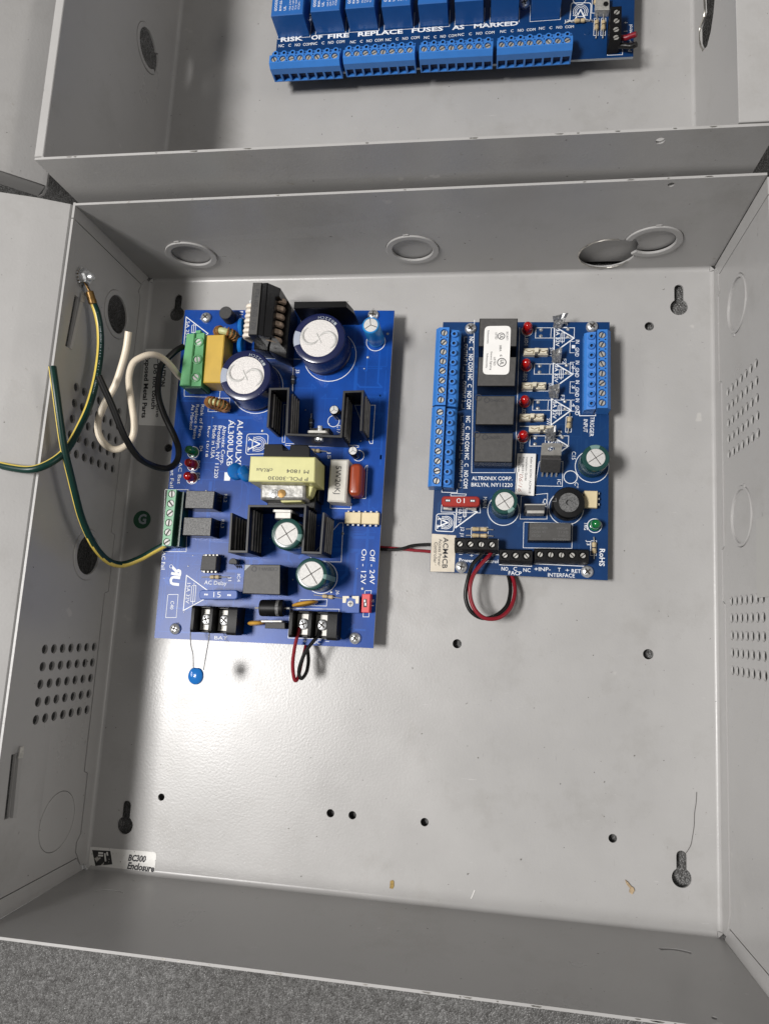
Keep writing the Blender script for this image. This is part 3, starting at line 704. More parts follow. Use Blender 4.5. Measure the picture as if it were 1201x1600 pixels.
def blue_terminal(parent, s0, s1, zb, n=8, flip=1, h=12.0, mat0="blue_plastic", name="terminal_block", entries=True):
    """pluggable block; s0, s1 = pixels of its first and last screw; flip = +1 when the wire side is to the right of s0->s1"""
    zt = zb + h; a, b = at(*s0, zt), at(*s1, zt); d = Vector((b.x - a.x, b.y - a.y)); pitch = d.length / (n - 1); d.normalize()
    w = Vector((d.y, -d.x)) * flip               # towards the wire entries
    T = Matrix(((d.x, w.x, 0, a.x), (d.y, w.y, 0, a.y), (0, 0, 1, 0), (0, 0, 0, 1)))
    x0, x1 = -pitch * .55, pitch * (n - .45)
    k = pitch / 5.08
    mb = MB()
    # screw deck with real screw wells, then the sloped wire side, the groove and the lower ring deck
    deck = [(x0, -2.4 * k), (x1, -2.4 * k), (x1, 2.5 * k), (x0, 2.5 * k)]
    mb.plate(deck, [circle(i * pitch, 0, 1.9 * k, 18) for i in range(n)], 1.6, 0, 0, lambda x, y, z: tuple(T @ Vector((x, y, zt + z))))
    mb.box(x0, x1, -2.4 * k, 2.5 * k, zb + .5, zt - 1.62, 0, 0, T)
    rg = []
    for x in (x0, x1): rg.append([tuple(T @ Vector(p)) for p in ((x, 2.5 * k, zb + 6.9), (x, 2.52 * k, zt), (x, 4.4 * k, zt - 2.6), (x, 4.4 * k, zb + 6.9))])
    mb.rings(rg, 0)
    # front apron with square wire mouths
    ent = [[(i * pitch - 2.0 * k, zb + .9), (i * pitch + 2.0 * k, zb + .9), (i * pitch + 2.0 * k, zb + 6.2), (i * pitch - 2.0 * k, zb + 6.2)] for i in range(n)] if entries else []
    mb.plate([(x0, zb + .3), (x1, zb + .3), (x1, zb + 6.88), (x0, zb + 6.88)], ent, 1.9 * k, 0, 0, lambda x, y, z: tuple(T @ Vector((x, 4.4 * k + z, y))))
    mb.box(x0 + .1, x1 - .1, 2.45 * k, 2.6 * k, zb + .6, zb + 6.8, 0, 1, T)  # dark liner, stands in for the shade inside the wire mouths
    # ring deck
    zr = zt - 2.4
    rg = []
    for x in (x0 + .2, x1 - .2): rg.append([tuple(T @ Vector(p)) for p in ((x, -2.9 * k, zb + .2), (x, -2.9 * k, zr), (x, -7.2 * k, zr - 1.1), (x, -8.3 * k, zr - 2.4), (x, -8.3 * k, zb + .2))])
    mb.rings(rg, 0)
    mb.box(x0, x1, -3.0 * k, -2.4 * k, zb + .3, zr - 1.6, 0, 1, T)
    o = mb.build(name, [mat0, "blue_dark_hole"], parent, ang=25)
    for i in range(n):
        p = T @ Vector((i * pitch, 0, zt - 0.5)); inst("screw", SLOT, p, o, R(random.choice((35, 50, 60, 20, 70, 120)) + random.uniform(-8, 8)))
    for i in range(n):
        T2 = T @ Matrix.Translation((i * pitch, -5.0 * k, zr - .6))
        mb = MB(); mb.lathe([(1.75 * k, -.6), (1.75 * k, 1.2), (1.55 * k, 1.45), (.85 * k, 1.45), (.8 * k, .2), (.02, .2)], 16, 0, 0, lambda q, j: 1 if q >= 3 else 0, T2, False, False)
        mb.build("test_socket", [mat0, "blue_dark_hole"], o)
    mb = MB()
    for i in range(n - 1):
        for y in (-1.5, 1.5): mb.cyl((i + .5) * pitch, y * k, .42 * k, zt, zt + .04, 10, 0, 0, T)
    q = mb.build("marker_holes", "blue_dark_hole", o); q["kind"] = "stuff"
    return o
def black_terminal(parent, s0, s1, n, zb, h=9.5, depth=(3.4, 3.2), mat0="black_plastic", sm=None):
    """low screw terminal in a row along the board's lower edge; wire side towards -y"""
    zt = zb + h; a, b = at(*s0, zt), at(*s1, zt); d = Vector((b.x - a.x, b.y - a.y)); pitch = d.length / (n - 1); d.normalize(); w = Vector((d.y, -d.x))
    T = Matrix(((d.x, w.x, 0, a.x), (d.y, w.y, 0, a.y), (0, 0, 1, 0), (0, 0, 0, 1))); k = pitch / 5.08
    x0, x1 = -pitch * .52, pitch * (n - .48); mb = MB()
    mb.plate([(x0, -2.4 * k), (x1, -2.4 * k), (x1, 2.4 * k), (x0, 2.4 * k)], [circle(i * pitch, 0, 1.95 * k, 16) for i in range(n)], 1.5, 0, 0, lambda x, y, z: tuple(T @ Vector((x, y, zt + z))))
    mb.box(x0, x1, -2.4 * k, 2.4 * k, zb + .3, zt - 1.52, 0, 0, T)
    rg = []
    for x in (x0, x1): rg.append([tuple(T @ Vector(p)) for p in ((x, 2.4 * k, zb + .3), (x, 2.42 * k, zt - .3), (x, 3.6 * k, zt - 3.0), (x, 3.8 * k, zb + .3))])
    mb.rings(rg, 0)
    rg = []
    for x in (x0, x1): rg.append([tuple(T @ Vector(p)) for p in ((x, -2.4 * k, zb + .3), (x, -2.42 * k, zt - .6), (x, -3.2 * k, zt - 2.0), (x, -3.3 * k, zb + .3))])
    mb.rings(rg, 0)
    for i in range(n): mb.box(i * pitch - 1.5 * k, i * pitch + 1.5 * k, 3.5 * k, 3.95 * k, zb + 1.0, zb + 4.6, 0, 1, T)
    for i in range(n - 1): mb.box((i + .5) * pitch - .14, (i + .5) * pitch + .14, -2.4 * k, 2.4 * k, zt, zt + .25, 0, 0, T)
    o = mb.build("terminal_block", [mat0, "print_dark"], parent, ang=25)
    for i in range(n): inst("screw", sm or SLOT, T @ Vector((i * pitch, 0, zt - .3)), o, R(random.choice((45, 30, 80, 130, 60)) + random.uniform(-8, 8)))
    return o
def board_base(parent, quad, zt, m, screws, th=1.6, standoff="standoff", extra=()):
    P = [A2(*p, zt) for p in quad]; mb = MB()
    mb.plate(P, list(extra), th, 0, 1, lambda x, y, z: (x, y, zt + z)); o = mb.build("substrate", [m, "board_edge"], parent)
    for u, v in screws:
        c = at(u, v, zt + 1.6); inst("screw", PAN, (c.x, c.y, zt + .02), parent, random.uniform(0, 1.5))
        mb = MB(); mb.prism(circle(c.x, c.y, 2.9, 6), 0.05, zt - th - .02, 0); mb.build("standoff", standoff, parent)
    return o
def traces(parent, quad, z, n, seed, m):
    """faint copper runs under the solder mask"""
    rn = random.Random(seed); Q = [A2(*p, z) for p in quad]; mb = MB()
    for k in range(n):
        s, t_ = rn.uniform(.03, .97), rn.uniform(.03, .97); pts = [(s, t_)]; hor = rn.random() < .5
        for j in range(rn.randint(2, 4)):
            L = rn.uniform(.05, .22) * rn.choice((-1, 1)); ds, dt = (L, 0) if hor else (0, L * .7)
            s = min(max(s + ds, .02), .98); t_ = min(max(t_ + dt, .02), .98); pts.append((s, t_))
            g = .02 * rn.choice((-1, 1)); s = min(max(s + g, .02), .98); t_ = min(max(t_ + g * .66 * rn.choice((-1, 1)), .02), .98); pts.append((s, t_)); hor = not hor
        w = rn.choice((.3, .4, .4, .9, 1.6))
        P = [quadlerp(Q, *p) for p in pts]; mb.stroke(P, w, z + .006 + .0005 * k)
        mb.add([(x, y, z + .020 + .0005 * k) for x, y in circle(*P[0], .6, 10)], [tuple(range(10))])
    mb.build("copper_traces", m, parent)["kind"] = "stuff"
def logo(mb, z, quad, m=0, w=.45):
    """rounded square with a letter A under a double-line horseshoe; quad TL TR BR BL as read upright"""
    Q = [A2(*p, z) for p in quad]; W = lambda s, t: quadlerp(Q, s, t); zz = z + .09
    P = []
    for x, y in rrect(0, 1, 0, 1, .12, 4): P.append(W(x, y))
    mb.stroke(P, w * .8, zz, m, True)
    for r in (.20, .28, .36):
        mb.stroke([W(.5 + r * math.cos(R(a)), .45 - r * math.sin(R(a))) for a in range(-42, 223, 12)], w * .62, zz, m)
    mb.stroke([W(.16, .66), (W(.34, .66))], w, zz, m); mb.stroke([W(.66, .66), W(.84, .66)], w, zz, m)
    mb.stroke([W(.24, .9), W(.5, .36), W(.76, .9)], w * 1.5, zz, m); mb.stroke([W(.35, .72), W(.65, .72)], w, zz, m)
    mb.stroke([W(.17, .9), W(.33, .9)], w, zz, m); mb.stroke([W(.66, .9), W(.85, .9)], w, zz, m)
def fuse_sign(mb, z, tri, sym, m=0, w=.5):
    """triangle outline and the little fuse symbol (two pixel end points)"""
    mb.pstroke(tri, w, z, m, True)
    (u0, v0), (u1, v1), wd = sym
    mb.pstroke([(u0, v0), (u1, v1)], .3, z, m)
    a, b = lerp2((u0, v0), (u1, v1), .12), lerp2((u0, v0), (u1, v1), .88)
    mb.pstroke([(a[0] - wd, a[1]), (a[0] + wd, a[1]), (b[0] + wd, b[1]), (b[0] - wd, b[1])], .3, z, m, True)
def prect(mb, quad, z, w=.28, m=0): mb.pstroke(quad, w, z, m, True)
def R4(x0, y0, x1, y1, k=0.0): return [(x0, y0), (x1, y0), (x1 - k, y1), (x0 - k, y1)]

# ------------------------------------------------------------------ power supply board (left)
Z1 = 12.0
c = at(430, 748, 0)
pcb = thing("circuit_board", "larger bright blue power supply board on the left with big capacitors and a yellow transformer", "circuit board", (c.x, c.y, 0.0))
board_base(pcb, [(289, 484), (616, 485), (583, 1013), (241, 997)], Z1, "board_blue", [(321, 495), (582.5, 491), (272.5, 982.5), (554, 997.5)])
traces(pcb, [(289, 484), (616, 485), (583, 1013), (241, 997)], Z1, 90, 5, "trace_blue")
rv = random.Random(8); mb = MB()
for k in range(85):
    p = quadlerp([A2(*q_, Z1) for q_ in ((295, 490), (610, 491), (578, 1006), (247, 991))], rv.random(), rv.random()); r_ = rv.choice((.35, .45, .8))
    mb.lathe([(r_, Z1 + .008), (r_ * .8, Z1 + .05 + r_ * .3), (.02, Z1 + .08 + r_ * .4)], 9, *p, 0, None, False, False)
mb.build("solder_joints", "solder", pcb)["kind"] = "stuff"
# big capacitors
for u, v, h, seed in ((498, 528, 19, 1), (383, 586, 20, 2)):
    o = ecap(pcb, u, v, Z1, h, 14.4, "sleeve_navy", 10.6, "sleeve_stripe", (165, 197), "swirl", "aluminium_speckle")
    mb = MB(); c = at(u, v, Z1 + h); rr = 11.3
    for k, ch in enumerate("1822CH"):
        a = R(78 - 9.5 * (5 - k) + (10 if seed == 1 else -2)); a2 = a + R(7)
        mb.wtext(ch, (c.x + rr * math.cos(a) * 1.1, c.y + rr * math.sin(a) * 1.1), (c.x + rr * math.cos(a2) * 1.1, c.y + rr * math.sin(a2) * 1.1), 1.5, Z1 + h + .05, 0, mirror=False)
    if seed == 2:
        for k, ch in enumerate("250V470uF(M)"):
            a = R(-128 + 8 * k); a2 = a + R(6); rr = 13.2
            mb.wtext(ch, (c.x + rr * math.cos(a), c.y + rr * math.sin(a)), (c.x + rr * math.cos(a2), c.y + rr * math.sin(a2)), 1.5, Z1 + h - .1, 0)
    mb.build("printed_text", "print_grey", o)
ecap(pcb, 579, 507.5, Z1, 20, 4.7, "sleeve_blue", 3.8, None, grooves="tri")
ecap(pcb, 521.6, 640, Z1, 11, 2.6, "sleeve_black", 2.3, None, grooves="tri")
ecap(pcb, 551, 704, Z1, 11, 2.5, "sleeve_black", 2.2, None, grooves="tri")
ecap(pcb, 447.5, 834, Z1, 25, 8.2, "sleeve_teal", 5.9, "sleeve_stripe_teal", (330, 375))
ecap(pcb, 486, 896.7, Z1, 22, 8.2, "sleeve_teal", 6.3, "sleeve_stripe_teal", (340, 375))
# small round fuse
c = at(352, 488, Z1 + 8); mb = MB(); mb.cyl(c.x, c.y, 3.8, Z1, Z1 + 8, 26, .3); mb.build("round_fuse", "black_matte", pcb)
# blue safety discs edge-on near the choke
for u, v, hh in ((379, 511, 15), (378, 541, 9)):
    c = at(u, v, Z1 + hh - 5); T = Matrix.Translation(c) @ Matrix.Rotation(R(88), 4, 'Y')
    mb = MB(); mb.lathe([(.02, -2), (3.6, -1.9), (5, -1.0), (5.3, 0), (5, 1.0), (3.6, 1.9), (.02, 2)], 26, 0, 0, 0, T, False, False); mb.build("disc_capacitor", "disc_blue", pcb)
# three-way green terminal
zt = Z1 + 15
P = [A2(*p, zt) for p in ((291, 521), (317.5, 518), (312, 601.5), (280, 602))]
mb = MB(); V = lambda s, t: quadlerp(P, s, t); ms = [V(.72, (i + .5) / 3) for i in range(3)]
def lvl(pts, z): return [(x, y, z) for x, y in pts]
L0, L1, L2, L3 = 0.0, .5, .62, 1.0
mb.rings([lvl([V(L0, 0), V(L1, 0), V(L1, 1), V(L0, 1)], z) for z in (Z1, zt - .6)] + [lvl(inset(ccw([V(L0, 0), V(L1, 0), V(L1, 1), V(L0, 1)])[::-1], -.4), zt)], 0)
mb.rings([lvl([V(L1, 0), V(1, .0), V(1, 1), V(L1, 1)], z) for z in (Z1, zt - 1.6)], 0)
for x, y in ms:
    mb.lathe([(2.75, Z1), (2.75, zt - .9), (2.35, zt - .8), (2.1, zt - .9), (2.05, zt - 2.2), (.02, zt - 2.2)], 22, x, y, 0, None, False, False)
mb.rings([lvl([V(.52, -.05), V(.8, -.05), V(.8, 0), V(.52, 0)], z) for z in (Z1, zt - .8)], 0)
o = mb.build("terminal_block", "green_plastic", pcb)
for i, (x, y) in enumerate(ms): inst("screw", SLOT_W, (x, y, zt - 1.3), o, R((30, 100, 140)[i]))
mb = MB(); q0 = V(.06, 1.0); q1 = V(.95, 1.0); mb.box(q0[0] + 1, q1[0] - .5, q0[1] - .4, q0[1] + .2, Z1 + 1.5, zt - 4); mb.build("end_recess", "green_dark", o)
# film capacitor, toroids
o = pbox("film_capacitor", [(323, 523), (351, 522), (345, 598), (317, 597.5)], Z1, 14, "yellow_plastic", pcb, .5)
def toroid(u, v, zc, RR, r, seed, rotz, turns=9, gap=(70, 105)):
    random.seed(seed); c = at(u, v, zc + RR); T = Matrix.Translation((c.x, c.y, zc)) @ Matrix.Rotation(rotz, 4, 'Z') @ Matrix.Rotation(R(90), 4, 'X')
    mb = MB(); n = 36; ring = []
    for i in range(n):
        a = 2 * math.pi * i / n
        ring.append([tuple(T @ Vector(((RR + r * .82 * math.cos(b)) * math.cos(a), (RR + r * .82 * math.cos(b)) * math.sin(a), r * .82 * math.sin(b)))) for b in [2 * math.pi * j / 10 for j in range(10)]])
    ring.append(ring[0]); mb.rings(ring, 0, None, False, False); o = mb.build("toroid_inductor", "core_pale", pcb)
    for k in range(turns * 2):
        a = 360 * k / (turns * 2) + random.uniform(-2, 2)
        if gap[0] < a < gap[1]: continue
        a = R(a); P = [tuple(T @ Vector(((RR + r * 1.02 * math.cos(b)) * math.cos(a), (RR + r * 1.02 * math.cos(b)) * math.sin(a), r * 1.05 * math.sin(b)))) for b in [2 * math.pi * j / 14 for j in range(15)]]
        w = MB(); w.tube(P, 0.55, 6, 0, smooth=0, caps=False); w.build("winding_turn", "copper", o)
toroid(349, 517, Z1 + 7, 4.6, 2.4, 3, R(-12)); toroid(335, 628, Z1 + 6.5, 4.6, 2.4, 4, R(-12), gap=(84, 96))
random.seed(11)
# common-mode choke
ch = MB(); zt = Z1 + 26
def pq(mb, quad, z0, z1, b=.3, m=0, mtop=None): mb.prism([A2(*p, z1) for p in quad], z0, z1, b, m, None, mtop)
pq(ch, [(395, 441), (409, 441), (401.5, 523), (387.5, 523)], Z1 + 8, zt, .3, 0, 1)
pq(ch, [(409.8, 441.5), (418, 441), (411, 524.5), (402.3, 523)], Z1 + 8, zt - .3, .3, 0)
pq(ch, [(418.3, 441.5), (438, 450), (436, 462), (430, 464), (424, 522), (431, 528), (411, 525)], Z1 + 8, zt - .8, .3, 0)
pq(ch, [(441, 470), (450, 469.5), (455, 480), (447, 560), (420, 548), (430, 478)], Z1, Z1 + 14, .3, 0)
pq(ch, [(400, 470), (425, 470), (418, 548), (396, 545)], Z1, Z1 + 12, .3, 0)
choke = ch.build("choke_coil", ["black_gloss", "relay_grey"], pcb)
mb = MB(); mb.text("FT4-102-202 1720", (399.0, 452), (392.3, 515), 6.4, zt); mb.build("printed_text", "print_dark", choke)
for k in range(6):
    y0 = 463 + 12.2 * k
    mb = MB(); xx = 438.5 - 1.4 * k
    a, b, c2 = at(xx - 10, y0 + 4, Z1 + 20), at(xx + 4, y0 + 8, Z1 + 17), at(xx + 2, y0 + 12, Z1 + 10)
    mb.tube([(a.x - 3, a.y + 1, a.z), tuple(a), tuple(b), tuple(c2), (c2.x - 4, c2.y, c2.z - 2)], 1.65, 8, smooth=5); mb.build("winding_turn", "winding_tan", choke)
for k in range(7):
    mb = MB(); u, v = 388.5 - .9 * k, 478 + 7.6 * k
    a = at(u, v, Z1 + 22); mb.tube([(a.x + 3, a.y, a.z + .5), (a.x, a.y, a.z), (a.x - .8, a.y, a.z - 3), (a.x + 1, a.y, a.z - 8)], 1.25, 8, smooth=4); mb.build("winding_turn", "winding_white", choke)
# flat black heat sink behind the first capacitor
zt = Z1 + 23
mb = MB(); pq(mb, [(459.5, 471), (540, 470), (541, 479.5), (459, 481.5)], Z1, zt, .2)
q = [A2(*p, zt) for p in ((540, 470), (541, 479.5))]; q2 = [A2(*p, Z1 + 14) for p in ((552, 484), (553.5, 491))]
mb.add([(*q[0], zt), (*q[1], zt), (*q2[1], Z1 + 15), (*q2[0], Z1 + 15), (*q[0], Z1), (*q[1], Z1), (*q2[1], Z1), (*q2[0], Z1)], [(0, 1, 2, 3), (3, 2, 6, 7), (1, 5, 6, 2), (0, 3, 7, 4)])
mb.build("heat_sink", "anodised", pcb)
# serpentine finned heat sinks
def serp(pts, zt, ribs, name="heat_sink", th=1.3):
    P = [Vector(A2(*p, zt)) for p in pts]; n = len(P); Lf = []; Rt = []
    for i in range(n):
        d1 = (P[i] - P[max(i - 1, 0)]) if i else (P[1] - P[0]); d2 = (P[min(i + 1, n - 1)] - P[i]) if i < n - 1 else d1
        d1.normalize(); d2.normalize(); n1 = Vector((-d1.y, d1.x)); n2 = Vector((-d2.y, d2.x)); k = (n1 + n2) / max(1 + n1.dot(n2), .3)
        Lf.append(P[i] + k * th / 2); Rt.append(P[i] - k * th / 2)
    mb = MB(); V = []; F = []; ms = []
    for z in (Z1 + .8, zt - .3):
        V += [(*p, z) for p in Lf] + [(*p, z) for p in Rt]
    ins = .25
    V += [(*(l + (r - l) * .12), zt) for l, r in zip(Lf, Rt)] + [(*(r + (l - r) * .12), zt) for l, r in zip(Lf, Rt)]
    for lay in (0, 1):
        o = lay * 2 * n; u = o + 2 * n; mm = 1 if lay else 0
        for i in range(n - 1):
            F.append((o + i, o + i + 1, u + i + 1, u + i)); ms.append(mm); F.append((o + n + i + 1, o + n + i, u + n + i, u + n + i + 1)); ms.append(mm)
        F.append((o + n, o, u, u + n)); ms.append(0); F.append((o + n - 1, o + 2 * n - 1, u + 2 * n - 1, u + n - 1)); ms.append(0)
    o = 4 * n
    for i in range(n - 1): F.append((o + i, o + i + 1, o + n + i + 1, o + n + i)); ms.append(1)
    mb.add(V, F, ms); hs = mb.build(name, ["anodised", "anodised_edge"], pcb, ang=20)
    for i in ribs:                                   # raised ribs along each long plate
        a, b = P[i], P[i + 1]; d = (b - a).normalized(); nr = Vector((-d.y, d.x))
        for k in range(4):
            z = Z1 + 3.5 + k * (zt - Z1 - 5) / 4
            for sg in (1, -1):
                rb = MB(); e0, e1 = a + d * 1.2, b - d * 1.2; s0 = nr * sg * (th / 2 - .05); s1 = nr * sg * (th / 2 + .7)
                Q = [(e0 + s0), (e1 + s0), (e1 + s1), (e0 + s1)]
                rb.prism([tuple(p) for p in Q], z - .35, z + .35, 0, 0, None, 1); rb.build("fin", ["anodised", "fin_highlight"], hs)
    return hs
h1 = serp([(418, 667), (422, 607.5), (450.5, 607), (447.5, 678.5), (532.5, 682), (537.5, 612), (566.5, 611), (563.5, 673)], Z1 + 21.5, (0, 2, 4, 6))
h2 = serp([(361.5, 801.5), (358, 861.5), (385, 862), (389, 790.5), (477, 791), (472.5, 863), (500.5, 864), (505.5, 801)], Z1 + 23, (0, 2, 4, 6))
c = at(497, 678, Z1 + 20); T = Matrix.Translation((c.x, c.y + 2.2, Z1 + 3)) @ Matrix.Rotation(R(180), 4, 'Z'); to220(pcb, T)
mb = MB(); T2 = Matrix.Translation((c.x, c.y - 1.0, Z1 + 17)) @ Matrix.Rotation(R(90), 4, 'X'); mb.lathe([(3.4, -.2), (3.4, .6), (2.6, .7), (2.4, 2.0), (.02, 2.4)], 20, 0, 0, 0, T2, True, False); mb.cyl(0, 0, 1.5, -6, 0, 14, 0, 0, T2); mb.build("clamp_screw", "zinc", pcb)
c = at(441.6, 796, Z1 + 21); T = Matrix.Translation((c.x, c.y - 2.6, Z1 + 2)); to220(pcb, T)
mb = MB(); mb.box(c.x - 4.2, c.x + 4.2, c.y - 4.6, c.y - 1.2, Z1 + 18.6, Z1 + 20, .3); mb.box(c.x - 4.2, c.x + 4.2, c.y - 1.1, c.y - .2, Z1 + 19, Z1 + 21.3, .2); T2 = Matrix.Translation((c.x, c.y - 4.5, Z1 + 17)) @ Matrix.Rotation(R(90), 4, 'X'); mb.lathe([(1.7, 0), (1.7, 3.6), (1.3, 4), (.02, 4)], 16, 0, 0, 0, T2, True, False); mb.build("spring_clip", "nickel", pcb)
# transformer
zt = Z1 + 33
mb = MB(); P = [A2(*p, zt) for p in ((391, 712.5), (492.5, 714), (491.5, 753.5), (388, 752))]; mb.prism(P, Z1 + 12, zt, .5)
tr = mb.build("transformer", "tape_yellow", pcb)
mb = MB(); mb.text("P POL-30030", (481, 746), (419, 744), 5.8, zt); mb.text("M 1804", (482.5, 734.5), (448, 733), 5.8, zt); mb.text("cRUus", (426, 732), (400.5, 731.5), 5.5, zt, shear=.2); mb.build("printed_text", "print_dark", tr)
mb = MB(); zb = Z1 + 30
pq(mb, [(413, 693.5), (441, 693.5), (443, 703), (452, 703), (454, 694), (480, 695), (484, 700), (484, 716), (411, 714)], Z1 + 6, zb, .4)
x0, x1 = P[0][0], P[1][0]; y0 = P[2][1]
mb.box(x0 + 6, x1 - 2, y0 - 6, y0 + 16, Z1, Z1 + 11.8, .4); mb.box(x0 + 5, x1 - 3, y0 - 11, y0 - 4, Z1, Z1 + 15, .4); mb.build("bobbin", "black_gloss", tr)
mb = MB(); pq(mb, [(406.5, 755), (476, 756.5), (475.5, 780), (406.5, 780)], Z1 + 14, Z1 + 26, 1.0); mb.build("foil_wrap", "foil", tr)
mb = MB(); a = at(440, 771, Z1 + 26.2); mb.lathe([(2.3, a.z - .6), (2.2, a.z + .1), (.02, a.z + .25)], 14, a.x, a.y, 0, None, False, False); mb.build("solder_gap", "brass", tr)
mb = MB(); a = at(427, 771, Z1 + 26.3); mb.lathe([(2.6, a.z - .6), (2.4, a.z + .3), (.02, a.z + .7)], 14, a.x, a.y, 0, None, False, False); mb.build("lead_blob", "solder", tr)
mb = MB(); pq(mb, [(436, 780), (474, 779), (470, 784), (440, 785)], Z1 + 15, Z1 + 22, .4); pq(mb, [(478, 757), (489, 760), (484, 775), (478, 778)], Z1 + 14, Z1 + 22, .4); mb.build("tape_end", "tape_yellow", tr)
# blue discs left of the transformer
for u, v, ry_ in ((369, 737, 42), (384, 740, 60)):
    c = at(u, v, Z1 + 11); T = Matrix.Translation(c) @ Matrix.Rotation(R(25), 4, 'Z') @ Matrix.Rotation(R(ry_), 4, 'Y')
    mb = MB(); mb.lathe([(.02, -2.2), (3.4, -2.0), (4.7, -1.1), (5.0, 0), (4.7, 1.1), (3.4, 2.0), (.02, 2.2)], 26, 0, 0, 0, T, False, False); mb.tube([(c.x, c.y, c.z - 3), (c.x + 3, c.y - 2, Z1)], [1.6, 1.2, .6, .5, .4, .4, .4], 8); mb.build("disc_capacitor", "disc_blue", pcb)
# cement resistor, brown film capacitor
o = pbox("cement_resistor", [(516, 717.5), (544.5, 717.5), (540, 785), (511, 783)], Z1, 13, "cement", pcb, .8)
mb = MB(); mb.text("5W20KJ", (525, 728), (522.5, 772), 8.5, Z1 + 13); mb.build("printed_text", "print_dark", o)
P = [A2(*p, Z1 + 12) for p in ((546, 724), (562, 723), (563, 774), (544, 773))]
xs = [p[0] for p in P]; ys = [p[1] for p in P]
mb = MB(); rr = rrect(min(xs), max(xs), min(ys), max(ys), 2.6, 6); mb.rings([lvl(rr, Z1 + 1), lvl(rr, Z1 + 9.5), lvl(inset(rr, .5), Z1 + 11), lvl(inset(rr, 1.4), Z1 + 11.9), lvl(inset(rr, 2.3), Z1 + 12.1)], 0); mb.build("film_capacitor", "red_brown", pcb)
dip(pcb, [(539, 800), (564, 800.5), (563, 818), (538, 817.5)], Z1, 4.2, 3); dip(pcb, [(565, 800.5), (592, 801), (591, 819), (564, 818.5)], Z1, 4.2, 3)
# left side: six-way terminal, two small relays, lamps
zt = Z1 + 12.5
P = [A2(*p, zt) for p in ((261.6, 765), (275.5, 765), (267, 853), (253, 853))]; scr = ((268.3, 771.7), (266.7, 786.7), (265.2, 801.7), (263.6, 816.7), (262, 831.7), (260.5, 846.7))
mb = MB(); hol = [circle(*A2(*p, zt), 2.05, 16) for p in scr]
mb.plate(P, hol, 1.2, 0, 0, lambda x, y, z: (x, y, zt + z)); W = lambda s, t: quadlerp(P, s, t)
mb.prism([W(.001, 0), W(1, 0), W(1, 1), W(.001, 1)], Z1, zt - 1.22, 0, 1); o = mb.build("terminal_block", ["green_mint", "green_dark"], pcb)
for k, p in enumerate(scr): inst("screw", SLOT_W, (*A2(*p, zt), zt - .2), o, R((95, 130, 40, 85, 60, 35)[k]))
mb = MB(); mb.box(W(1, 0)[0] + .02, W(1, 0)[0] + 2.5, W(1, .99)[1], W(1, .01)[1], Z1, Z1 + 8); mb.build("wire_housing", "green_dark", o)
for q in ([(291, 766.5), (335.5, 767.5), (332.5, 795), (288.5, 794)], [(287.5, 808), (331, 809), (328.5, 837.5), (285, 836.5)]):
    o = pbox("relay", q, Z1, 12.5, ["black_gloss", "relay_grain"], pcb, .25)
for me, u, v in ((LEDG, 302, 706.5), (LEDR, 301.5, 726.5), (LEDR, 300, 747)):
    c = at(u, v, Z1); inst("led", me, (c.x, c.y, Z1), pcb)
# chip in its socket, jumper, small transistor
o = dip(pcb, [(315.5, 868.5), (338.5, 868.5), (336.5, 891.5), (312.5, 891)], Z1, 8, 4, "black_matte")
mb = MB(); pq(mb, [(317, 866), (340, 866), (338, 894), (314, 894)], Z1, Z1 + 3.5, .2); mb.build("chip_socket", "black_gloss", o)
resistor(pcb, 318, 902, 356, 902, Z1, L=5.5); resistor(pcb, 493, 930, 533, 935, Z1, L=6); resistor(pcb, 459, 577, 458, 612, Z1, L=5.0, mats=("black_matte", "nickel", "print_grey")); resistor(pcb, 487, 648, 486, 676, Z1, L=5.0, mats=("black_matte", "nickel", "print_grey"))
resistor(pcb, 478, 704, 510, 706, Z1, L=5.0)
c = at(364, 879, Z1 + 6); mb = MB(); mb.prism([(c.x + 2.3 * math.cos(R(a)), c.y + 2.3 * math.sin(R(a))) for a in range(-20, 201, 20)], Z1 + 2, Z1 + 6.5, .2)
for k in (-1.2, 0, 1.2): mb.tube([(c.x + k, c.y, Z1 + 2.4), (c.x + 2 + k, c.y - 2.5, Z1)], .25, 6, 0, smooth=0)
mb.build("transistor", "black_matte", pcb)
# big relay
o = pbox("relay", [(382, 882), (438, 882.5), (437.5, 929.5), (378.5, 927.5)], Z1, 15, ["black_gloss", "relay_grey"], pcb, .3)
mb = MB(); mb.text("CX3BW4-1", (434, 886.5), (405, 886), 5.5, Z1 + 15); mb.pring(397, 889, 1.2, .4, Z1 + 15); mb.build("printed_text", "print_dark", o)
mb = MB(); P = [A2(*p, Z1 + 15) for p in ((382.7, 882.6), (392, 882.6), (382, 892))]; mb.prism(P, Z1 + 15.01, Z1 + 15.06); mb.build("corner_mark", "print_grey", o)
# thick diode
a, b = at(406, 950, Z1 + 5), at(445, 950.5, Z1 + 5); d = (b - a).normalized(); L = (b - a).length
T = Matrix.Translation(a) @ d.to_track_quat('Z', 'Y').to_matrix().to_4x4()
mb = MB(); mb.lathe([(2.5, 0), (4.2, .6), (4.4, 1.5), (4.4, L - 4.2), (4.4, L - 2.6), (4.4, L - 1.2), (4.2, L - .5), (2.5, L)], 28, 0, 0, lambda k, i: 1 if k == 3 else 0, T)
mb.lathe([(.55, -2.6), (.55, 0)], 8, 0, 0, 2, T); mb.lathe([(.55, L), (.55, L + 2.6)], 8, 0, 0, 2, T); mb.build("diode", ["black_plastic", "relay_grain", "nickel"], pcb)
mb = MB(); pq(mb, [(414, 973), (444.5, 973), (445, 983), (413.5, 982)], Z1, Z1 + 12, .25); o = mb.build("power_diode", "black_matte", pcb)
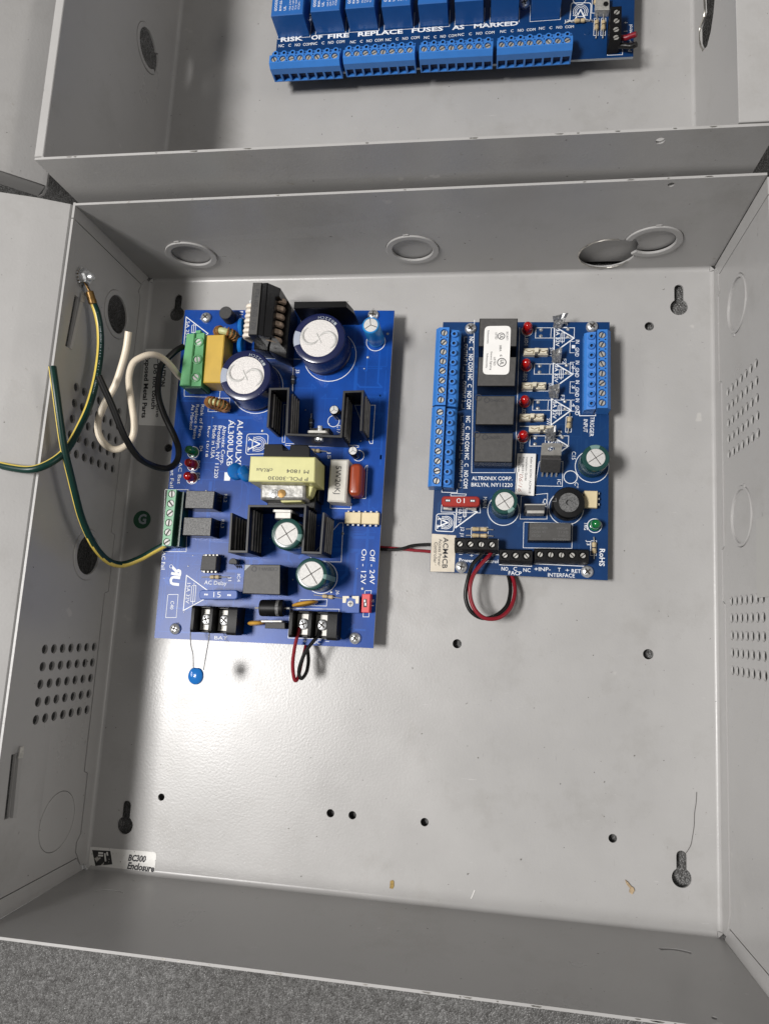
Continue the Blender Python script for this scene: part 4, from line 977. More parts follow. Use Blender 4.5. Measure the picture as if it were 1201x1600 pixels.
mb = MB(); pq(mb, [(407, 969.5), (440, 969.5), (440, 972.5), (408, 972.5)], Z1 + 3, Z1 + 14, .15); mb.build("mounting_tab", "nickel", o)
for u0, v0, u1, v1, zz in ((382, 974, 409, 973, 12), (454, 946, 495, 940, 11)):
    a, b = at(u0, v0, Z1 + zz), at(u1, v1, Z1 + zz * .55); cx = (a + b) / 2; d = (b - a); rr = d.length / 2
    T = Matrix.Translation((cx.x, cx.y, Z1 + rr * .85)) @ Matrix.Rotation(math.atan2(d.y, d.x), 4, 'Z') @ Matrix.Rotation(R(90), 4, 'X')
    mb = MB(); mb.lathe([(.02, -1.3), (rr * .7, -1.2), (rr * .95, -.6), (rr, 0), (rr * .95, .6), (rr * .7, 1.2), (.02, 1.3)], 28, 0, 0, 0, T, False, False); mb.build("disc_capacitor", "ochre", pcb)
# barrier strips
def barrier(u0, v0, zt, w, n=2, dep=14.0):
    a = at(u0, v0, zt); mb = MB(); x = a.x
    mb.box(x - .4, x + n * w + 4.2, a.y - dep, a.y, Z1, Z1 + 4.2, .2)
    for k in range(n): 
        P = rrect(0, dep, Z1 + 2, zt, 1.6, 3)
        rg = [[(xx, a.y - p, z) for p, z in P] for xx in (x + k * w - .7, x + k * w + .9)]
        mb.rings(rg, 0)
        mb.box(x + k * w + .8, x + (k + 1) * w - .7, a.y - 1.2, a.y - .3, Z1 + 2, Z1 + 8, .2)
    P = rrect(0, dep + .6, Z1 + 2, zt + .3, 1.6, 3); rg = [[(xx, a.y + .2 - p, z) for p, z in P] for xx in (x + n * w - .7, x + n * w + 1.4, x + n * w + 4.4)]; mb.rings(rg, 0)
    o = mb.build("terminal_strip", "black_plastic", pcb)
    for k in range(n):
        mb = MB(); xm = x + (k + .5) * w + .1; mb.box(xm - w * .36, xm + w * .36, a.y - dep + 1.4, a.y - 1.6, Z1 + 4.2, Z1 + 5.2, .2); mb.build("contact_plate", "nickel", o)
        inst("screw", BAR, (xm, a.y - dep * .5, Z1 + 5.2), o, R(20 + 33 * k))
    return o
barrier(302, 946, Z1 + 13, 10.0); barrier(455, 953, Z1 + 13, 10.0)
# blade fuse, trimmer, slide switch
def blade_fuse(parent, quad, zb, h, m, txt, tp, slots):
    Q = [A2(*p, zb + h) for p in quad]; xs = [p[0] for p in Q]; ys = [p[1] for p in Q]
    ang = math.atan2(Q[1][1] - Q[0][1], Q[1][0] - Q[0][0]); cx, cy = sum(xs) / 4, sum(ys) / 4
    w = math.hypot(Q[1][0] - Q[0][0], Q[1][1] - Q[0][1]); d = math.hypot(Q[3][0] - Q[0][0], Q[3][1] - Q[0][1]); T = Matrix.Translation((cx, cy, 0)) @ Matrix.Rotation(ang, 4, 'Z')
    mb = MB(); mb.prism(rrect(-w / 2, w / 2, -d / 2, d / 2, d * .32, 4), zb + h - 4, zb + h, .4, 0, T); mb.prism(rrect(-w / 2 + 1, w / 2 - 1, -d / 2 + .8, d / 2 - .8, .6, 2), zb + 2, zb + h - 4, 0, 0, T)
    o = mb.build("blade_fuse", m, parent); mb = MB()
    for sx in (-1, 1): mb.box(sx * w * .36 - 1.3, sx * w * .36 + 1.3, -.35, .35, zb, zb + 3, 0, 0, T)
    mb.build("blades", "nickel", o)["kind"] = "stuff"
    mb = MB(); mb.text(txt, *tp, zb + h, bold=-.012); mb.build("printed_text", "print_white", o)
    for u, v in slots:
        p = at(u, v, zb + h); mb = MB(); mb.box(p.x - 1.4, p.x + 1.4, p.y - .75, p.y + .75, zb + h - .02, zb + h + .03); s = mb.build("test_slot", "print_dark" if m != "fuse_blue" else "board_blue", o)
        mb = MB(); mb.box(p.x - .95, p.x - .15, p.y - .4, p.y + .4, zb + h, zb + h + .07); mb.box(p.x + .15, p.x + .95, p.y - .4, p.y + .4, zb + h, zb + h + .07); mb.build("blade_tips", "print_white", o)["kind"] = "stuff"
    return o
blade_fuse(pcb, [(311.5, 922), (371, 922), (371, 937), (310.5, 936.5)], Z1, 11, "fuse_blue", "15", ((333.5, 933.5), (345, 933.5), 8.5), ((322, 929), (358, 930)))
o = pbox("trimmer", [(534, 933), (562, 933), (561, 958), (533, 957.5)], Z1, 6, "fuse_blue", pcb, .2)
mb = MB(); c = at(547.5, 943.5, Z1 + 6); mb.lathe([(1.6, Z1 + 6), (1.6, Z1 + 6.4), (1.3, Z1 + 6.5), (.02, Z1 + 6.5)], 20, c.x, c.y, 0, None, False, False); mb.box(c.x - 1, c.x + 1, c.y - .2, c.y + .2, Z1 + 6.45, Z1 + 6.55, 0, 1); mb.box(c.x - .2, c.x + .2, c.y - 1, c.y + 1, Z1 + 6.45, Z1 + 6.56, 0, 1); mb.build("adjuster", ["aluminium", "print_dark"], o)
mb = MB()
for q in (((535, 931.5), (545, 931.5), (545, 935), (541, 935), (540, 942), (535, 942)), ((550, 931.5), (560.5, 931.5), (560, 943), (555.5, 943), (555, 936), (550, 935))): pq(mb, q, Z1 + 6, Z1 + 6.25, 0)
mb.build("contact_pads", "cream_pale", o)["kind"] = "stuff"
o = pbox("slide_switch", [(565.5, 928), (578.5, 928), (576.5, 957.5), (564, 957)], Z1, 7, "red_switch", pcb, .25)
mb = MB(); pq(mb, [(568, 936), (573, 936), (573, 949), (567.5, 949)], Z1 + 6.9, Z1 + 7.05, 0, 0); pq(mb, [(568.5, 937), (571, 937), (571, 941), (568.5, 941)], Z1 + 7, Z1 + 7.7, .1, 1); pq(mb, [(569.5, 942), (572, 942), (572, 946.5), (569.5, 946.5)], Z1 + 7, Z1 + 7.7, .1, 1); mb.build("slider", ["print_dark", "print_white"], o)
# printed lettering on the power supply board
mb = MB(); t = lambda *a, **k: mb.text(*a[:4], Z1, **k)
t("AL400ULXB", (371.5, 656), (367.2, 731), 9.0, bold=.005); t("AL300ULXB", (357.5, 656), (354, 728), 9.0, bold=.005)
t("Altronix Corp.", (348, 665), (344.5, 726), 6.0); t("Brooklyn, NY 11220", (341, 665), (334.5, 747), 6.0); t("Made in USA", (333, 665), (329, 716), 6.0); t("Rev 10/18", (325, 666), (321, 714), 4.0)
t("Risk of Fire,", (314.5, 632), (309.5, 684), 5.2); t("Replace Fuses", (306.5, 632), (301.5, 686), 5.2); t("As Marked", (299.5, 632), (296, 671), 5.2)
t("D4", (312, 697), (311.5, 705), 5); t("D16", (308, 720), (307.5, 732), 5); t("D17", (307.5, 739), (307, 750), 5)
t("Bat Fail", (267.5, 728), (265.5, 762), 5.5); t("AC Bat", (280, 722), (277, 756), 5.5); t("AC Fail", (253.5, 862), (252, 890), 6)
t("RL2", (350.5, 772), (349.5, 785), 5); t("RL3", (346, 812), (345, 825), 5); t("AC Delay", (319, 913), (354, 914.5), 6); t("J1", (357, 901), (357, 908), 5); t("IC4", (371, 897), (370.5, 909), 5)
t("C40", (267, 939), (265.5, 952), 6); t("15A 32V", (292.5, 911), (290, 943), 6); t("5A 250V", (291.5, 502), (290, 534), 5)
t("Off - 24V", (578, 859), (577.3, 913), 8); t("On - 12V", (565, 858), (563.5, 913), 8); t("+", (473, 1005), (479, 1005), 6); t("DC", (488, 1006), (500.5, 1007), 7); t("-", (508, 1004), (514, 1004.5), 6); t("BAT", (335, 999), (355, 1000), 5)
t("J3", (463, 577), (462.5, 583), 5); t("C17", (527, 664), (526, 677), 6); t("J6", (525.5, 922), (525, 929), 5); t("J5", (512, 705), (511.5, 717), 5); t("F1", (375, 486), (374.5, 492), 5); t("S1", (580, 936), (579.5, 947), 4.5)
mb.text("R", (271, 884), (268, 898), 15, Z1, bold=.05, mirror=True); mb.text("U", (267.5, 899), (265, 914), 15, Z1, bold=.05); mb.pring(267.5, 885, .9, .22, Z1)
logo(mb, Z1, [(419, 678), (417.5, 709), (384, 710), (386, 678)])
fuse_sign(mb, Z1, [(291.5, 899), (333, 929), (286.5, 954)], ((303.5, 911), (301, 944), 3.2)); fuse_sign(mb, Z1, [(291, 495), (325, 521), (287, 545)], ((303, 506), (302, 521), 3))
prect(mb, [(262.5, 929), (278.5, 929), (275.5, 965), (259, 965)], Z1); prect(mb, [(258, 765), (294, 765), (291, 862), (254, 862)], Z1)
for u, v, r in ((515.5, 556, 14.9), (402, 606, 15.0), (587, 534, 5.3), (521, 658, 3.2), (560, 712, 3.0), (502, 902, 8.7)): mb.pring(u, v, r, .35, Z1)
for u, v in ((302, 707), (301.5, 727), (300, 747)): mb.pring(u, v, 3.3, .4, Z1)
prect(mb, [(288, 600), (345, 602), (343, 621), (288, 619)], Z1); prect(mb, [(327, 622), (359, 622), (359, 643), (325, 643)], Z1)
prect(mb, [(572, 727), (574, 727), (571, 779), (552, 779)], Z1); prect(mb, [(516, 783), (549, 787), (548, 795), (516, 794)], Z1); prect(mb, [(443, 632), (447, 632), (445, 691), (441, 691)], Z1)
prect(mb, [(554, 633), (586, 633), (582, 693), (578, 693)], Z1); prect(mb, [(530, 817), (536, 817), (533, 878), (480, 878)], Z1); prect(mb, [(468, 937), (511, 937), (510, 947), (467, 946)], Z1); prect(mb, [(453, 951), (530, 952), (527, 999), (450, 997)], Z1); prect(mb, [(570, 923), (580, 923), (576, 964), (567, 964)], Z1)
prect(mb, [(446, 693), (560, 696), (560, 699), (446, 696)], Z1); prect(mb, [(412, 560), (470, 561), (470, 470), (390, 470)], Z1)
pr = mb.build("printed_lettering", "print_white", pcb)
mb = MB(); q = [A2(*p, Z1) for p in ((351, 738), (361, 738), (359, 751), (350, 751))]; mb.prism(q, Z1 + .04, Z1 + .06); mb.build("blank_patch", "print_white", pcb)

# ------------------------------------------------------------------ access controller board (right)
Z2 = 8.0
c = at(815, 700, 0)
acm = thing("circuit_board", "smaller navy blue access controller board on the right with blue terminals down both sides", "circuit board", (c.x, c.y, 0.0))
board_base(acm, [(692, 503), (952, 503), (949, 907), (671, 893)], Z2, "board_navy", [(735, 512), (925, 509), (720.5, 885.5), (917.5, 893)])
traces(acm, [(692, 503), (952, 503), (949, 907), (671, 893)], Z2, 70, 6, "trace_navy")
blue_terminal(acm, (694, 519.3), (688.7, 624), Z2); blue_terminal(acm, (687.3, 643.3), (681.8, 751), Z2); blue_terminal(acm, (940.7, 522.7), (940.7, 628.7), Z2, flip=-1)
for k, q in enumerate(([(749, 497), (808.7, 497), (807, 541.5), (747, 541.5)], [(747, 557), (807, 557), (804.3, 603.5), (744.5, 603.5)], [(744.2, 618), (804.7, 618), (802, 664), (742, 663.7)], [(741.3, 676), (801.8, 676), (800, 722.6), (740, 722)])):
    o = pbox("relay", q, Z2, 15, ["black_gloss", "relay_grey"], acm, .4)
    if k > 1:
        mb = MB(); u, v = q[0]; mb.text("COSMO", (u + 43, v + 5), (u + 21, v + 5), 5, Z2 + 15); mb.pring(u + 16, v + 7, 1.3, .35, Z2 + 15); mb.pring(u + 3, v + 3, 1.6, .3, Z2 + 15); mb.build("moulded_text", "print_dark", o)
lab = sticker("listing_sticker", [(757, 509.5), (798, 509), (795, 585.5), (753.7, 585)], 0.15, "sticker_white", acm, Z2 + 15.05, 2.6, label="white sticker with round listing marks across two relays")
mb = MB(); zz = Z2 + 15.22; tt = lambda *a, **k: mb.text(*a, zz, **k)
mb.pring(782.8, 525, 1.75, .35, zz); mb.pring(783.5, 566, 2.2, .4, zz); tt("UL", (781, 522), (780.8, 529), 4.5, bold=.02); tt("UL", (781.5, 562), (781.2, 570), 5, bold=.02); tt("c", (781, 554), (781, 557), 4, bold=.02)
tt("SECURITY", (790.8, 518), (790.5, 532), 2.8); tt("LISTED", (773.5, 519.5), (773.2, 530), 3); tt("388A", (780, 539), (779.8, 549), 3.2); tt("LISTED", (771, 558), (770.5, 571), 3.2)
tt("Subassembly", (761.5, 516), (760.5, 537), 2.6); tt("General Signaling", (766.5, 549), (765, 578), 2.6); tt("Subassembly", (760, 552), (758.5, 575), 2.6); mb.build("printed_text", "print_dark", lab)
for u, v in ((823.2, 516), (821, 573), (818.9, 629.5), (816.6, 683.5)):
    c = at(u, v, Z2); inst("led", LEDR, (c.x, c.y, Z2), acm)
c = at(928.5, 821, Z2); inst("led", LEDG, (c.x, c.y, Z2), acm)
# cream slide switches
for u, v in ((837.3, 549), (834, 602.5), (830.5, 651.5), (845.5, 670)):
    mb = MB(); z = Z2 + 5
    pq(mb, [(u - 19, v - 5), (u + 19, v - 5.5), (u + 18.5, v + 5), (u - 19.5, v + 5)], Z2, z - 1.5, .2)
    pq(mb, [(u - 18, v - 3.5), (u - 4, v - 3.5), (u - 4.5, v + 3), (u - 18.5, v + 3)], z - 1.5, z - .3, .3); pq(mb, [(u + 5, v - 3.5), (u + 17, v - 3.5), (u + 17, v + 3), (u + 5, v + 3)], z - 1.5, z - .3, .3)
    pq(mb, [(u - 2, v - 6), (u + 5, v - 6), (u + 4, v + 0.5), (u - 2, v + .5)], z - 1.5, z + 1.6, .3)
    o = mb.build("slide_switch", "cream_pale", acm)
    mb = MB(); pq(mb, [(u - 2, v + 2), (u + 2.5, v + 2), (u + 2.2, v + 6), (u - 2.2, v + 6)], Z2, z - .9, 0); mb.build("switch_gap", "print_dark", o)
    mb = MB(); 
    for du in (-11, 11): mb.pstroke([(u + du - 5, v - 1.5), (u + du, v + .5), (u + du + 5, v - 1.5)], .35, z - .3)
    mb.build("spring_contact", "brass", o)["kind"] = "stuff"
# bent metal fuse clips
def clip(u, v, seed, flat=False):
    rn = random.Random(seed); mb = MB(); z = Z2 + 7; V = []; nx, ny = 7, 6
    for j in range(ny):
        for i in range(nx):
            s, t2 = i / (nx - 1), j / (ny - 1)
            wv = 17 - 5 * t2 if not flat else 21 - 10 * t2
            px = u - 9 + s * wv + 2.2 * t2 + (3 if flat and j == 0 else 0) * s; py = v - 9 + t2 * 17 - (6 * s if j == 0 else 0) + rn.uniform(-.7, .7)
            p = at(px, py, Z2 + 1.5 + 6.5 * (1 - t2) + rn.uniform(-.9, .9)); V.append(tuple(p))
    F = [(j * nx + i, j * nx + i + 1, (j + 1) * nx + i + 1, (j + 1) * nx + i) for j in range(ny - 1) for i in range(nx - 1)]
    n0 = len(V); V2 = [(x + .2, y - .3, zz - .45) for x, y, zz in V]; F2 = [tuple(n0 + k for k in f[::-1]) for f in F]
    rim = [i for i in range(nx)] + [j * nx + nx - 1 for j in range(1, ny)] + [(ny - 1) * nx + i for i in range(nx - 2, -1, -1)] + [j * nx for j in range(ny - 2, 0, -1)]
    F3 = [(a, n0 + a, n0 + b, b) for a, b in zip(rim, rim[1:] + rim[:1])]
    mb.add(V + V2, F + F2 + F3); 
    for k in range(3):
        a = at(u - 7 + 6 * k, v + 6, Z2 + 2); mb.tube([(a.x, a.y, Z2 - .3), (a.x + rn.uniform(-.5, .5), a.y + .4, Z2 + 2.5), (a.x + rn.uniform(-1, 1), a.y + 1.4, Z2 + 5)], .35, 6, smooth=3)
    mb.build("fuse_clip", "solder", acm, ang=20)
clip(872, 503, 1, True); clip(869.5, 557, 2); clip(866, 613, 3); clip(860, 680, 4)
# regulator leaning back, small power transistor, caps, buzzer
c = at(857.5, 743, Z2); T = Matrix.Translation((c.x, c.y, Z2)) @ Matrix.Rotation(R(-38), 4, 'X'); to220(acm, T, mats=("black_matte", "nickel"))
o = pbox("power_transistor", [(821, 789.5), (851.5, 789.5), (851, 801), (819, 800.5)], Z2, 12, "black_matte", acm, .3)
mb = MB(); pq(mb, [(819.5, 787.3), (852.5, 787.3), (852.5, 789.4), (819.5, 789.4)], Z2 + 3, Z2 + 13, .1); pq(mb, [(823, 797.5), (850, 797.5), (850, 802), (823, 802)], Z2 + 3, Z2 + 12.2, .1); mb.build("mounting_tab", "nickel", o)
ecap(acm, 930.6, 715, Z2, 17, 6.9, "sleeve_teal", 4.7, "sleeve_stripe_teal", (75, 115)); ecap(acm, 788, 783, Z2, 18, 6.6, "sleeve_teal", 4.7, "sleeve_stripe_teal", (285, 320))
c = at(888.5, 785, Z2 + 10); mb = MB(); mb.lathe([(8.2, Z2), (8.2, Z2 + 9), (7.7, Z2 + 9.8), (5.2, Z2 + 10), (5.1, Z2 + 9.7)], 40, c.x, c.y, 0, None, True, False); o = mb.build("buzzer", "black_plastic", acm)
mb = MB(); mb.plate(circle(c.x, c.y, 5.0, 36), [circle(c.x, c.y, 1.5, 20)], .8, 0, 0, lambda x, y, z: (x, y, Z2 + 9.8 + z)); mb.build("grille_disc", "relay_grain", o)
mb = MB(); mb.cyl(c.x, c.y, 1.6, Z2 + 8, Z2 + 8.2, 16); mb.text("V", (866, 787), (872, 781), 5, Z2 + 9.9); mb.build("sound_hole", ["print_faint"], o)
o = pbox("integrated_circuit", [(913, 766.5), (933.5, 767), (932.5, 793.5), (912, 792.5)], Z2, 4.5, "cream", acm, .3, z0=Z2 + 1)
mb = MB()
for k in range(3):
    for u, sg in ((934.5, 1), (912, -1)):
        p = at(u, 771 + 8.5 * k, Z2 + 2.5); mb.box(p.x - .5, p.x + .5, p.y - .5, p.y + .5, Z2 - .2, Z2 + 2.6, 0)
mb.build("pins", "nickel", o)["kind"] = "stuff"
o = pbox("relay", [(826, 816.5), (892.5, 817.5), (891.5, 845.5), (825, 845)], Z2, 9, ["black_plastic", "relay_grey"], acm, .3)
mb = MB(); tt = lambda *a: mb.text(*a, Z2 + 9)
tt("HASCO", (887, 841.5), (863, 841), 3.6); tt("CS212", (887, 836), (871.5, 835.7), 3.6); tt("DC12V", (844, 835.5), (830, 835.2), 3.6); tt("DC12", (887, 830), (872, 829.8), 3.6); tt("2A 30VDC", (852, 829.5), (830, 829.2), 3.4); tt("HC200A", (887, 824), (869, 823.8), 3.4); tt("0.5A 125VAC", (855, 823.5), (830, 823.2), 3.4)
mb.build("printed_text", "print_faint", o)
# resistors
resistor(acm, 889.5, 647, 886.5, 676, Z2, L=6.2, r=1.25); resistor(acm, 927, 841, 927, 872, Z2, L=6, r=1.2); resistor(acm, 730, 827, 768, 828, Z2, L=8, r=1.2); resistor(acm, 730, 837, 768, 838, Z2, L=8, r=1.2)
# red blade fuse
blade_fuse(acm, [(690, 775), (749.5, 775.5), (749, 792), (689, 791)], Z2, 11, "red_fuse", "10", ((725.5, 778.5), (713, 778.5), 8.0), ((699.5, 782), (738, 782.5)))
mb = MB()
for u in (699, 737): pq(mb, [(u - 7, 790), (u + 7, 790), (u + 7, 797), (u - 7, 796)], Z2, Z2 + 3, .2)
mb.build("fuse_holder", "nickel", acm)["kind"] = "stuff"
# black terminals along the lower edge
black_terminal(acm, (718.4, 849.8), (768.6, 851), 4, Z2, sm=SLOT_S); black_terminal(acm, (788.7, 867.5), (822.5, 868.7), 3, Z2, sm=SLOT_S); black_terminal(acm, (843.7, 866.3), (910.7, 868), 5, Z2, sm=SLOT_S)
# paper stickers
s = sticker("model_sticker", [(674.4, 834), (712, 836.7), (709.5, 893.9), (671.7, 893)], .1, "sticker_aged", acm, Z2 + .08, .3, label="aged cream sticker lettered ACM4CB Access Power Controller")
mb = MB(); mb.text("ACM4CB", (692.5, 839.5), (690.5, 888), 8, Z2 + .2, bold=.015); mb.text("Access Power", (685.5, 842), (683.5, 884.5), 5.2, Z2 + .2); mb.text("Controller", (678.5, 847), (677, 880), 5.2, Z2 + .2); mb.build("printed_text", "print_dark", s)
s = sticker("guide_sticker", [(808, 708.5), (837, 709), (833.8, 774.8), (804.3, 772)], .12, "sticker_white", acm, Z2 + 2.2, .3, label="white paper sticker with a handwritten date")
mb = MB(); zz = Z2 + 2.35
mb.text("Refer to ACM4 / ACM4CB", (828.5, 714), (825.3, 771), 3.2, zz); mb.text("Installation Guide", (821.5, 714), (819.5, 751), 3.2, zz); mb.text("Rev. 060311", (815.8, 714), (814.5, 741), 3.2, zz); mb.text("Date Code", (810, 714), (808.5, 737), 3.2, zz); mb.pstroke([(808, 738), (805.5, 768)], .25, zz)
mb.build("printed_text", "print_dark", s)
mb = MB(); mb.text("06/16", (811, 741), (808.5, 768), 6, zz, bold=-.018, shear=.25); mb.build("handwriting", "red_brown", s)
# printed lettering
mb = MB(); t = lambda *a, **k: mb.text(*a[:4], Z2, **k)
for k, (u, v) in enumerate(((733.5, 526), (731.2, 584), (728.3, 650), (726.2, 708))):
    du = -.045
    for s_, a, b in (("NC", 0, 10), ("C", 16, 21), ("NO", 27, 37.5), ("COM", 39.5, 55)): t(s_, (u + du * a, v + a), (u + du * b, v + b), 6.2, bold=.02)
    t("OUTPUT %d" % (k + 1), (u - 8.2, v + 11), (u - 9.5, v + 44), 5.0); mb.pstroke([(u - 4, v + .5), (u - 8.2, v + .5), (u - 8.5, v + 8)], .2, Z2); mb.pstroke([(u - 9.8, v + 47), (u - 10, v + 54), (u - 6, v + 54)], .2, Z2)
t("ALTRONIX CORP.", (736.8, 750), (799.8, 750.5), 6, bold=.01); t("BKLYN, NY11220", (736, 760), (800.5, 760.8), 6, bold=.01); t("MAIN", (755, 776.5), (754, 793.5), 5.5)
t("Power", (716.8, 877.5), (739.5, 879), 5.5, bold=.01); t("-", (717, 868), (722, 868), 5); t("+", (733.5, 870.5), (739.5, 870.5), 5); t("Control", (750.5, 879), (778, 880), 5.5, bold=.01); t("+", (767, 871), (772, 871), 5)
t("NO", (783, 891.5), (793.5, 892), 6, bold=.01); t("C", (801.5, 891.5), (807, 892), 6, bold=.01); t("NC", (817, 893.5), (828.5, 894), 6, bold=.01); t("FACP", (794, 898), (814.5, 899), 6, bold=.01)
t("+INP-", (834.5, 892), (860, 892.5), 6, bold=.01); t("T", (871, 893), (875.5, 893.2), 6, bold=.01); t("+", (883, 894), (889, 894), 6); t("RET", (892.5, 895), (907, 895.5), 6, bold=.01); t("INTERFACE", (855.5, 901), (897.5, 902.5), 6, bold=.01)
t("RoHS", (936.5, 857.5), (935.8, 884.5), 8, bold=.02); t("TRG", (912.5, 816), (912, 828), 5.5, bold=.01); t("J3", (916.3, 844), (916, 852), 5.5); t("C15", (893.2, 705.5), (892.8, 718), 6); t("C*", (897, 754), (898, 763), 5.5); t("IC1", (870.5, 749), (870, 760), 5.5); t("Q1", (848.5, 779), (848, 792), 5.5); t("J2 J1", (720, 823), (719, 838), 5)
for k, v in enumerate((531, 563.5, 594, 622.5)):
    t("IN", (899, v), (898.7, v + 5.5), 5.6, bold=.01); t("GND", (898.4, v + 12 - (1 if k else 0)), (898, v + 26), 5.6, bold=.01); t(str(k + 1), (893, v + 8), (892.8, v + 13), 5); mb.pstroke([(897, v + 2.5), (890.5, v + 2.5), (889.8, v + 20), (896.5, v + 20)], .25, Z2)
t("TRIGGER", (922, 651), (920.5, 682), 6, bold=.005); t("INPUT", (911.5, 655), (911, 675.5), 6, bold=.005); mb.pstroke([(904.5, 642), (905, 649.5), (930, 649.5), (930, 646)], .4, Z2)
for k, (u, v) in enumerate(((0, 0), (-2, 56.5), (-4.6, 113), (-9, 169))):
    t("LED%d" % (k + 1), (819.5 + u * .8, 525 + v * .985), (819 + u * .8, 539 + v * .985), 5)
    fuse_sign(mb, Z2, [(866 + u, 510 + v), (896.5 + u, 528 + v), (865 + u, 551 + v)], ((879 + u, 518 + v), (878 + u, 536 + v), 2.8), w=.6); t("3A 32V", (868.5 + u, 514 + v), (867.5 + u, 541 + v), 5.4, bold=.01)
    prect(mb, [(837 + u, 512 + v), (897 + u, 512 + v), (896.5 + u, 528 + v), (836 + u, 528 + v)], Z2); mb.pstroke([(861 + u, 512 + v), (860 + u, 528 + v)], .28, Z2)
    t("F%d" % (k + 1), (880.5 + u, 504 + v), (880.3 + u, 512 + v), 5.5)
    mb.pring(823.2 + u * .75, 516.5 + v * .99, 3.0, .25, Z2)
    if k < 3: mb.pstroke([(817 + u, 555.5 + v * .98), (857 + u, 555.5 + v * .98)], .35, Z2); t("SW%d" % (k + 1), (858.5 + u, 543 + v * .98), (858 + u, 556 + v * .98), 5)
mb.pstroke([(741, 500), (739.5, 565), (736.5, 738.5), (804, 738.5), (806, 680), (811.5, 512)], .3, Z2)
for u, v, r in ((924.4, 728.8, 8.6), (786, 797, 8.2), (884, 794, 8.9), (891, 745.5, 3.4), (928.5, 821.5, 3.6)): mb.pring(u, v, r, .38, Z2)
prect(mb, [(814, 775), (855, 771), (854, 811), (812, 811)], Z2); prect(mb, [(842, 721), (879, 721), (878, 760), (836, 759)], Z2); prect(mb, [(818, 816), (894, 818), (893, 857), (817, 856)], Z2); prect(mb, [(704, 771), (728, 772), (727, 775), (704, 775)], Z2); prect(mb, [(690, 788), (750, 789), (750, 801.5), (689, 800)], Z2); prect(mb, [(884, 651), (893, 651), (892, 675), (883, 675)], Z2); prect(mb, [(922.5, 845), (931.5, 845), (931, 868), (922, 868)], Z2); prect(mb, [(736, 824), (762, 824), (762, 843), (736, 843)], Z2); mb.pstroke([(711, 864), (778, 867), (778, 843)], .35, Z2); mb.pstroke([(780, 882.5), (830, 885), (830, 878)], .35, Z2); mb.pstroke([(834, 881), (915, 885)], .35, Z2); mb.pstroke([(690, 766), (690, 769), (714, 770), (714, 764)], .3, Z2)
logo(mb, Z2, [(710, 803), (708.5, 831), (680, 829.5), (682, 803)], w=.5)
fuse_sign(mb, Z2, [(713.5, 790), (745, 800), (711.5, 824.5)], ((726.5, 792), (725.5, 809), 2.3), w=.6); t("10A 32V", (716.5, 793), (715, 818), 5.4)
mb.build("printed_lettering", "print_white", acm)
mb = MB()
for k, (u, v) in enumerate(((0, 0), (-2, 56.5), (-4.6, 113), (-9, 169))):
    for du, dv in ((845, 515), (844.5, 525), (887, 514), (887, 526)):
        p = at(du + u, dv + v, Z2); mb.lathe([(1.1, Z2 + .01), (.8, Z2 + .35), (.02, Z2 + .5)], 10, p.x, p.y, 0, None, False, False)
mb.build("solder_joints", "solder", acm)["kind"] = "stuff"

# ------------------------------------------------------------------ relay board in the far enclosure
Z3 = 14.0
rel = thing("circuit_board", "navy relay board with a row of blue relays in the far enclosure", "circuit board", (15, 340, 0))
mb = MB(); a = at(989, 88, Z3); b = at(425, 123, Z3)
P = [(b.x + 1.0, b.y + 2.5), (a.x, a.y), (a.x + 2.0, a.y + 95), (b.x + 1.0, a.y + 95)]
mb.plate(P, [], 1.6, 0, 1, lambda x, y, z: (x, y, Z3 + z)); mb.build("substrate", ["board_navy", "print_grey"], rel)
for x, y in ((P[0][0] + 6, P[0][1] + 85), (P[1][0] - 6, P[1][1] + 85), (P[0][0] + 20, P[0][1] + 12), (P[1][0] - 18, P[1][1] + 14)):
    mb = MB(); mb.prism(circle(x, y, 2.9, 6), .05, Z3 - 1.62); mb.build("standoff", "standoff", rel)
for s0, s1 in (((428, 91.5), (522.5, 86)), ((543.3, 83.2), (640, 77)), ((662.5, 75.5), (762, 70)), ((784, 68.5), (886.5, 61.5))): blue_terminal(rel, s0, s1, Z3, h=13)
# relays: lower front top edge pixels (left, right, y) at the top of the case
RX = [(423, 472.5, 23.5), (484.5, 530, 17), (539, 584, 12), (595.5, 640.5, 9), (652.5, 698, 5), (710, 754.5, 1), (767, 811, -3), (832, 878, -7)]
for i, (u0, u1, v) in enumerate(RX):
    zt = Z3 + 16; a, b = at(u0, v + .8, zt), at(u1, v - .8, zt); w = b.x - a.x
    mb = MB(); mb.box(a.x, b.x, a.y, a.y + 19.5, Z3, zt, .4); o = mb.build("relay", "relay_blue", rel)
    mb = MB(); k = w / 19.0
    for j, (s_, hh) in enumerate((("GOODSKY", 1.6), ("RW-SS-112D", 1.3), ("UL", 1.4))): mb.wtext(s_, (a.x + (3.4 + 2.7 * j) * k, a.y + 3.0), (a.x + (3.4 + 2.7 * j) * k, a.y + (13, 15.5, 6)[j]), hh, zt + .05, 0, .01)
    for j in range(4): mb.wtext(("10A 277VAC", "12A 125VAC", "TUV 10A250V", "CQC 10A")[j], (a.x + (11.6 + 1.75 * j) * k, a.y + 3), (a.x + (11.6 + 1.75 * j) * k, a.y + 13), .95, zt + .05)
    mb.build("printed_text", "print_white", o)
    mb = MB(); mb.stroke([(a.x - .6, a.y + 10), (a.x - .6, a.y - .9), (b.x + .6, a.y - .9), (b.x + .6, a.y + 10)], .25, Z3 + .05); mb.build("outline", "print_white", rel)
mb = MB(); t = lambda *a, **k: mb.text(*a[:4], Z3, **k)
LY = lambda u: 64.5 - (u - 438) * (64.5 - 38.5) / (806 - 438)
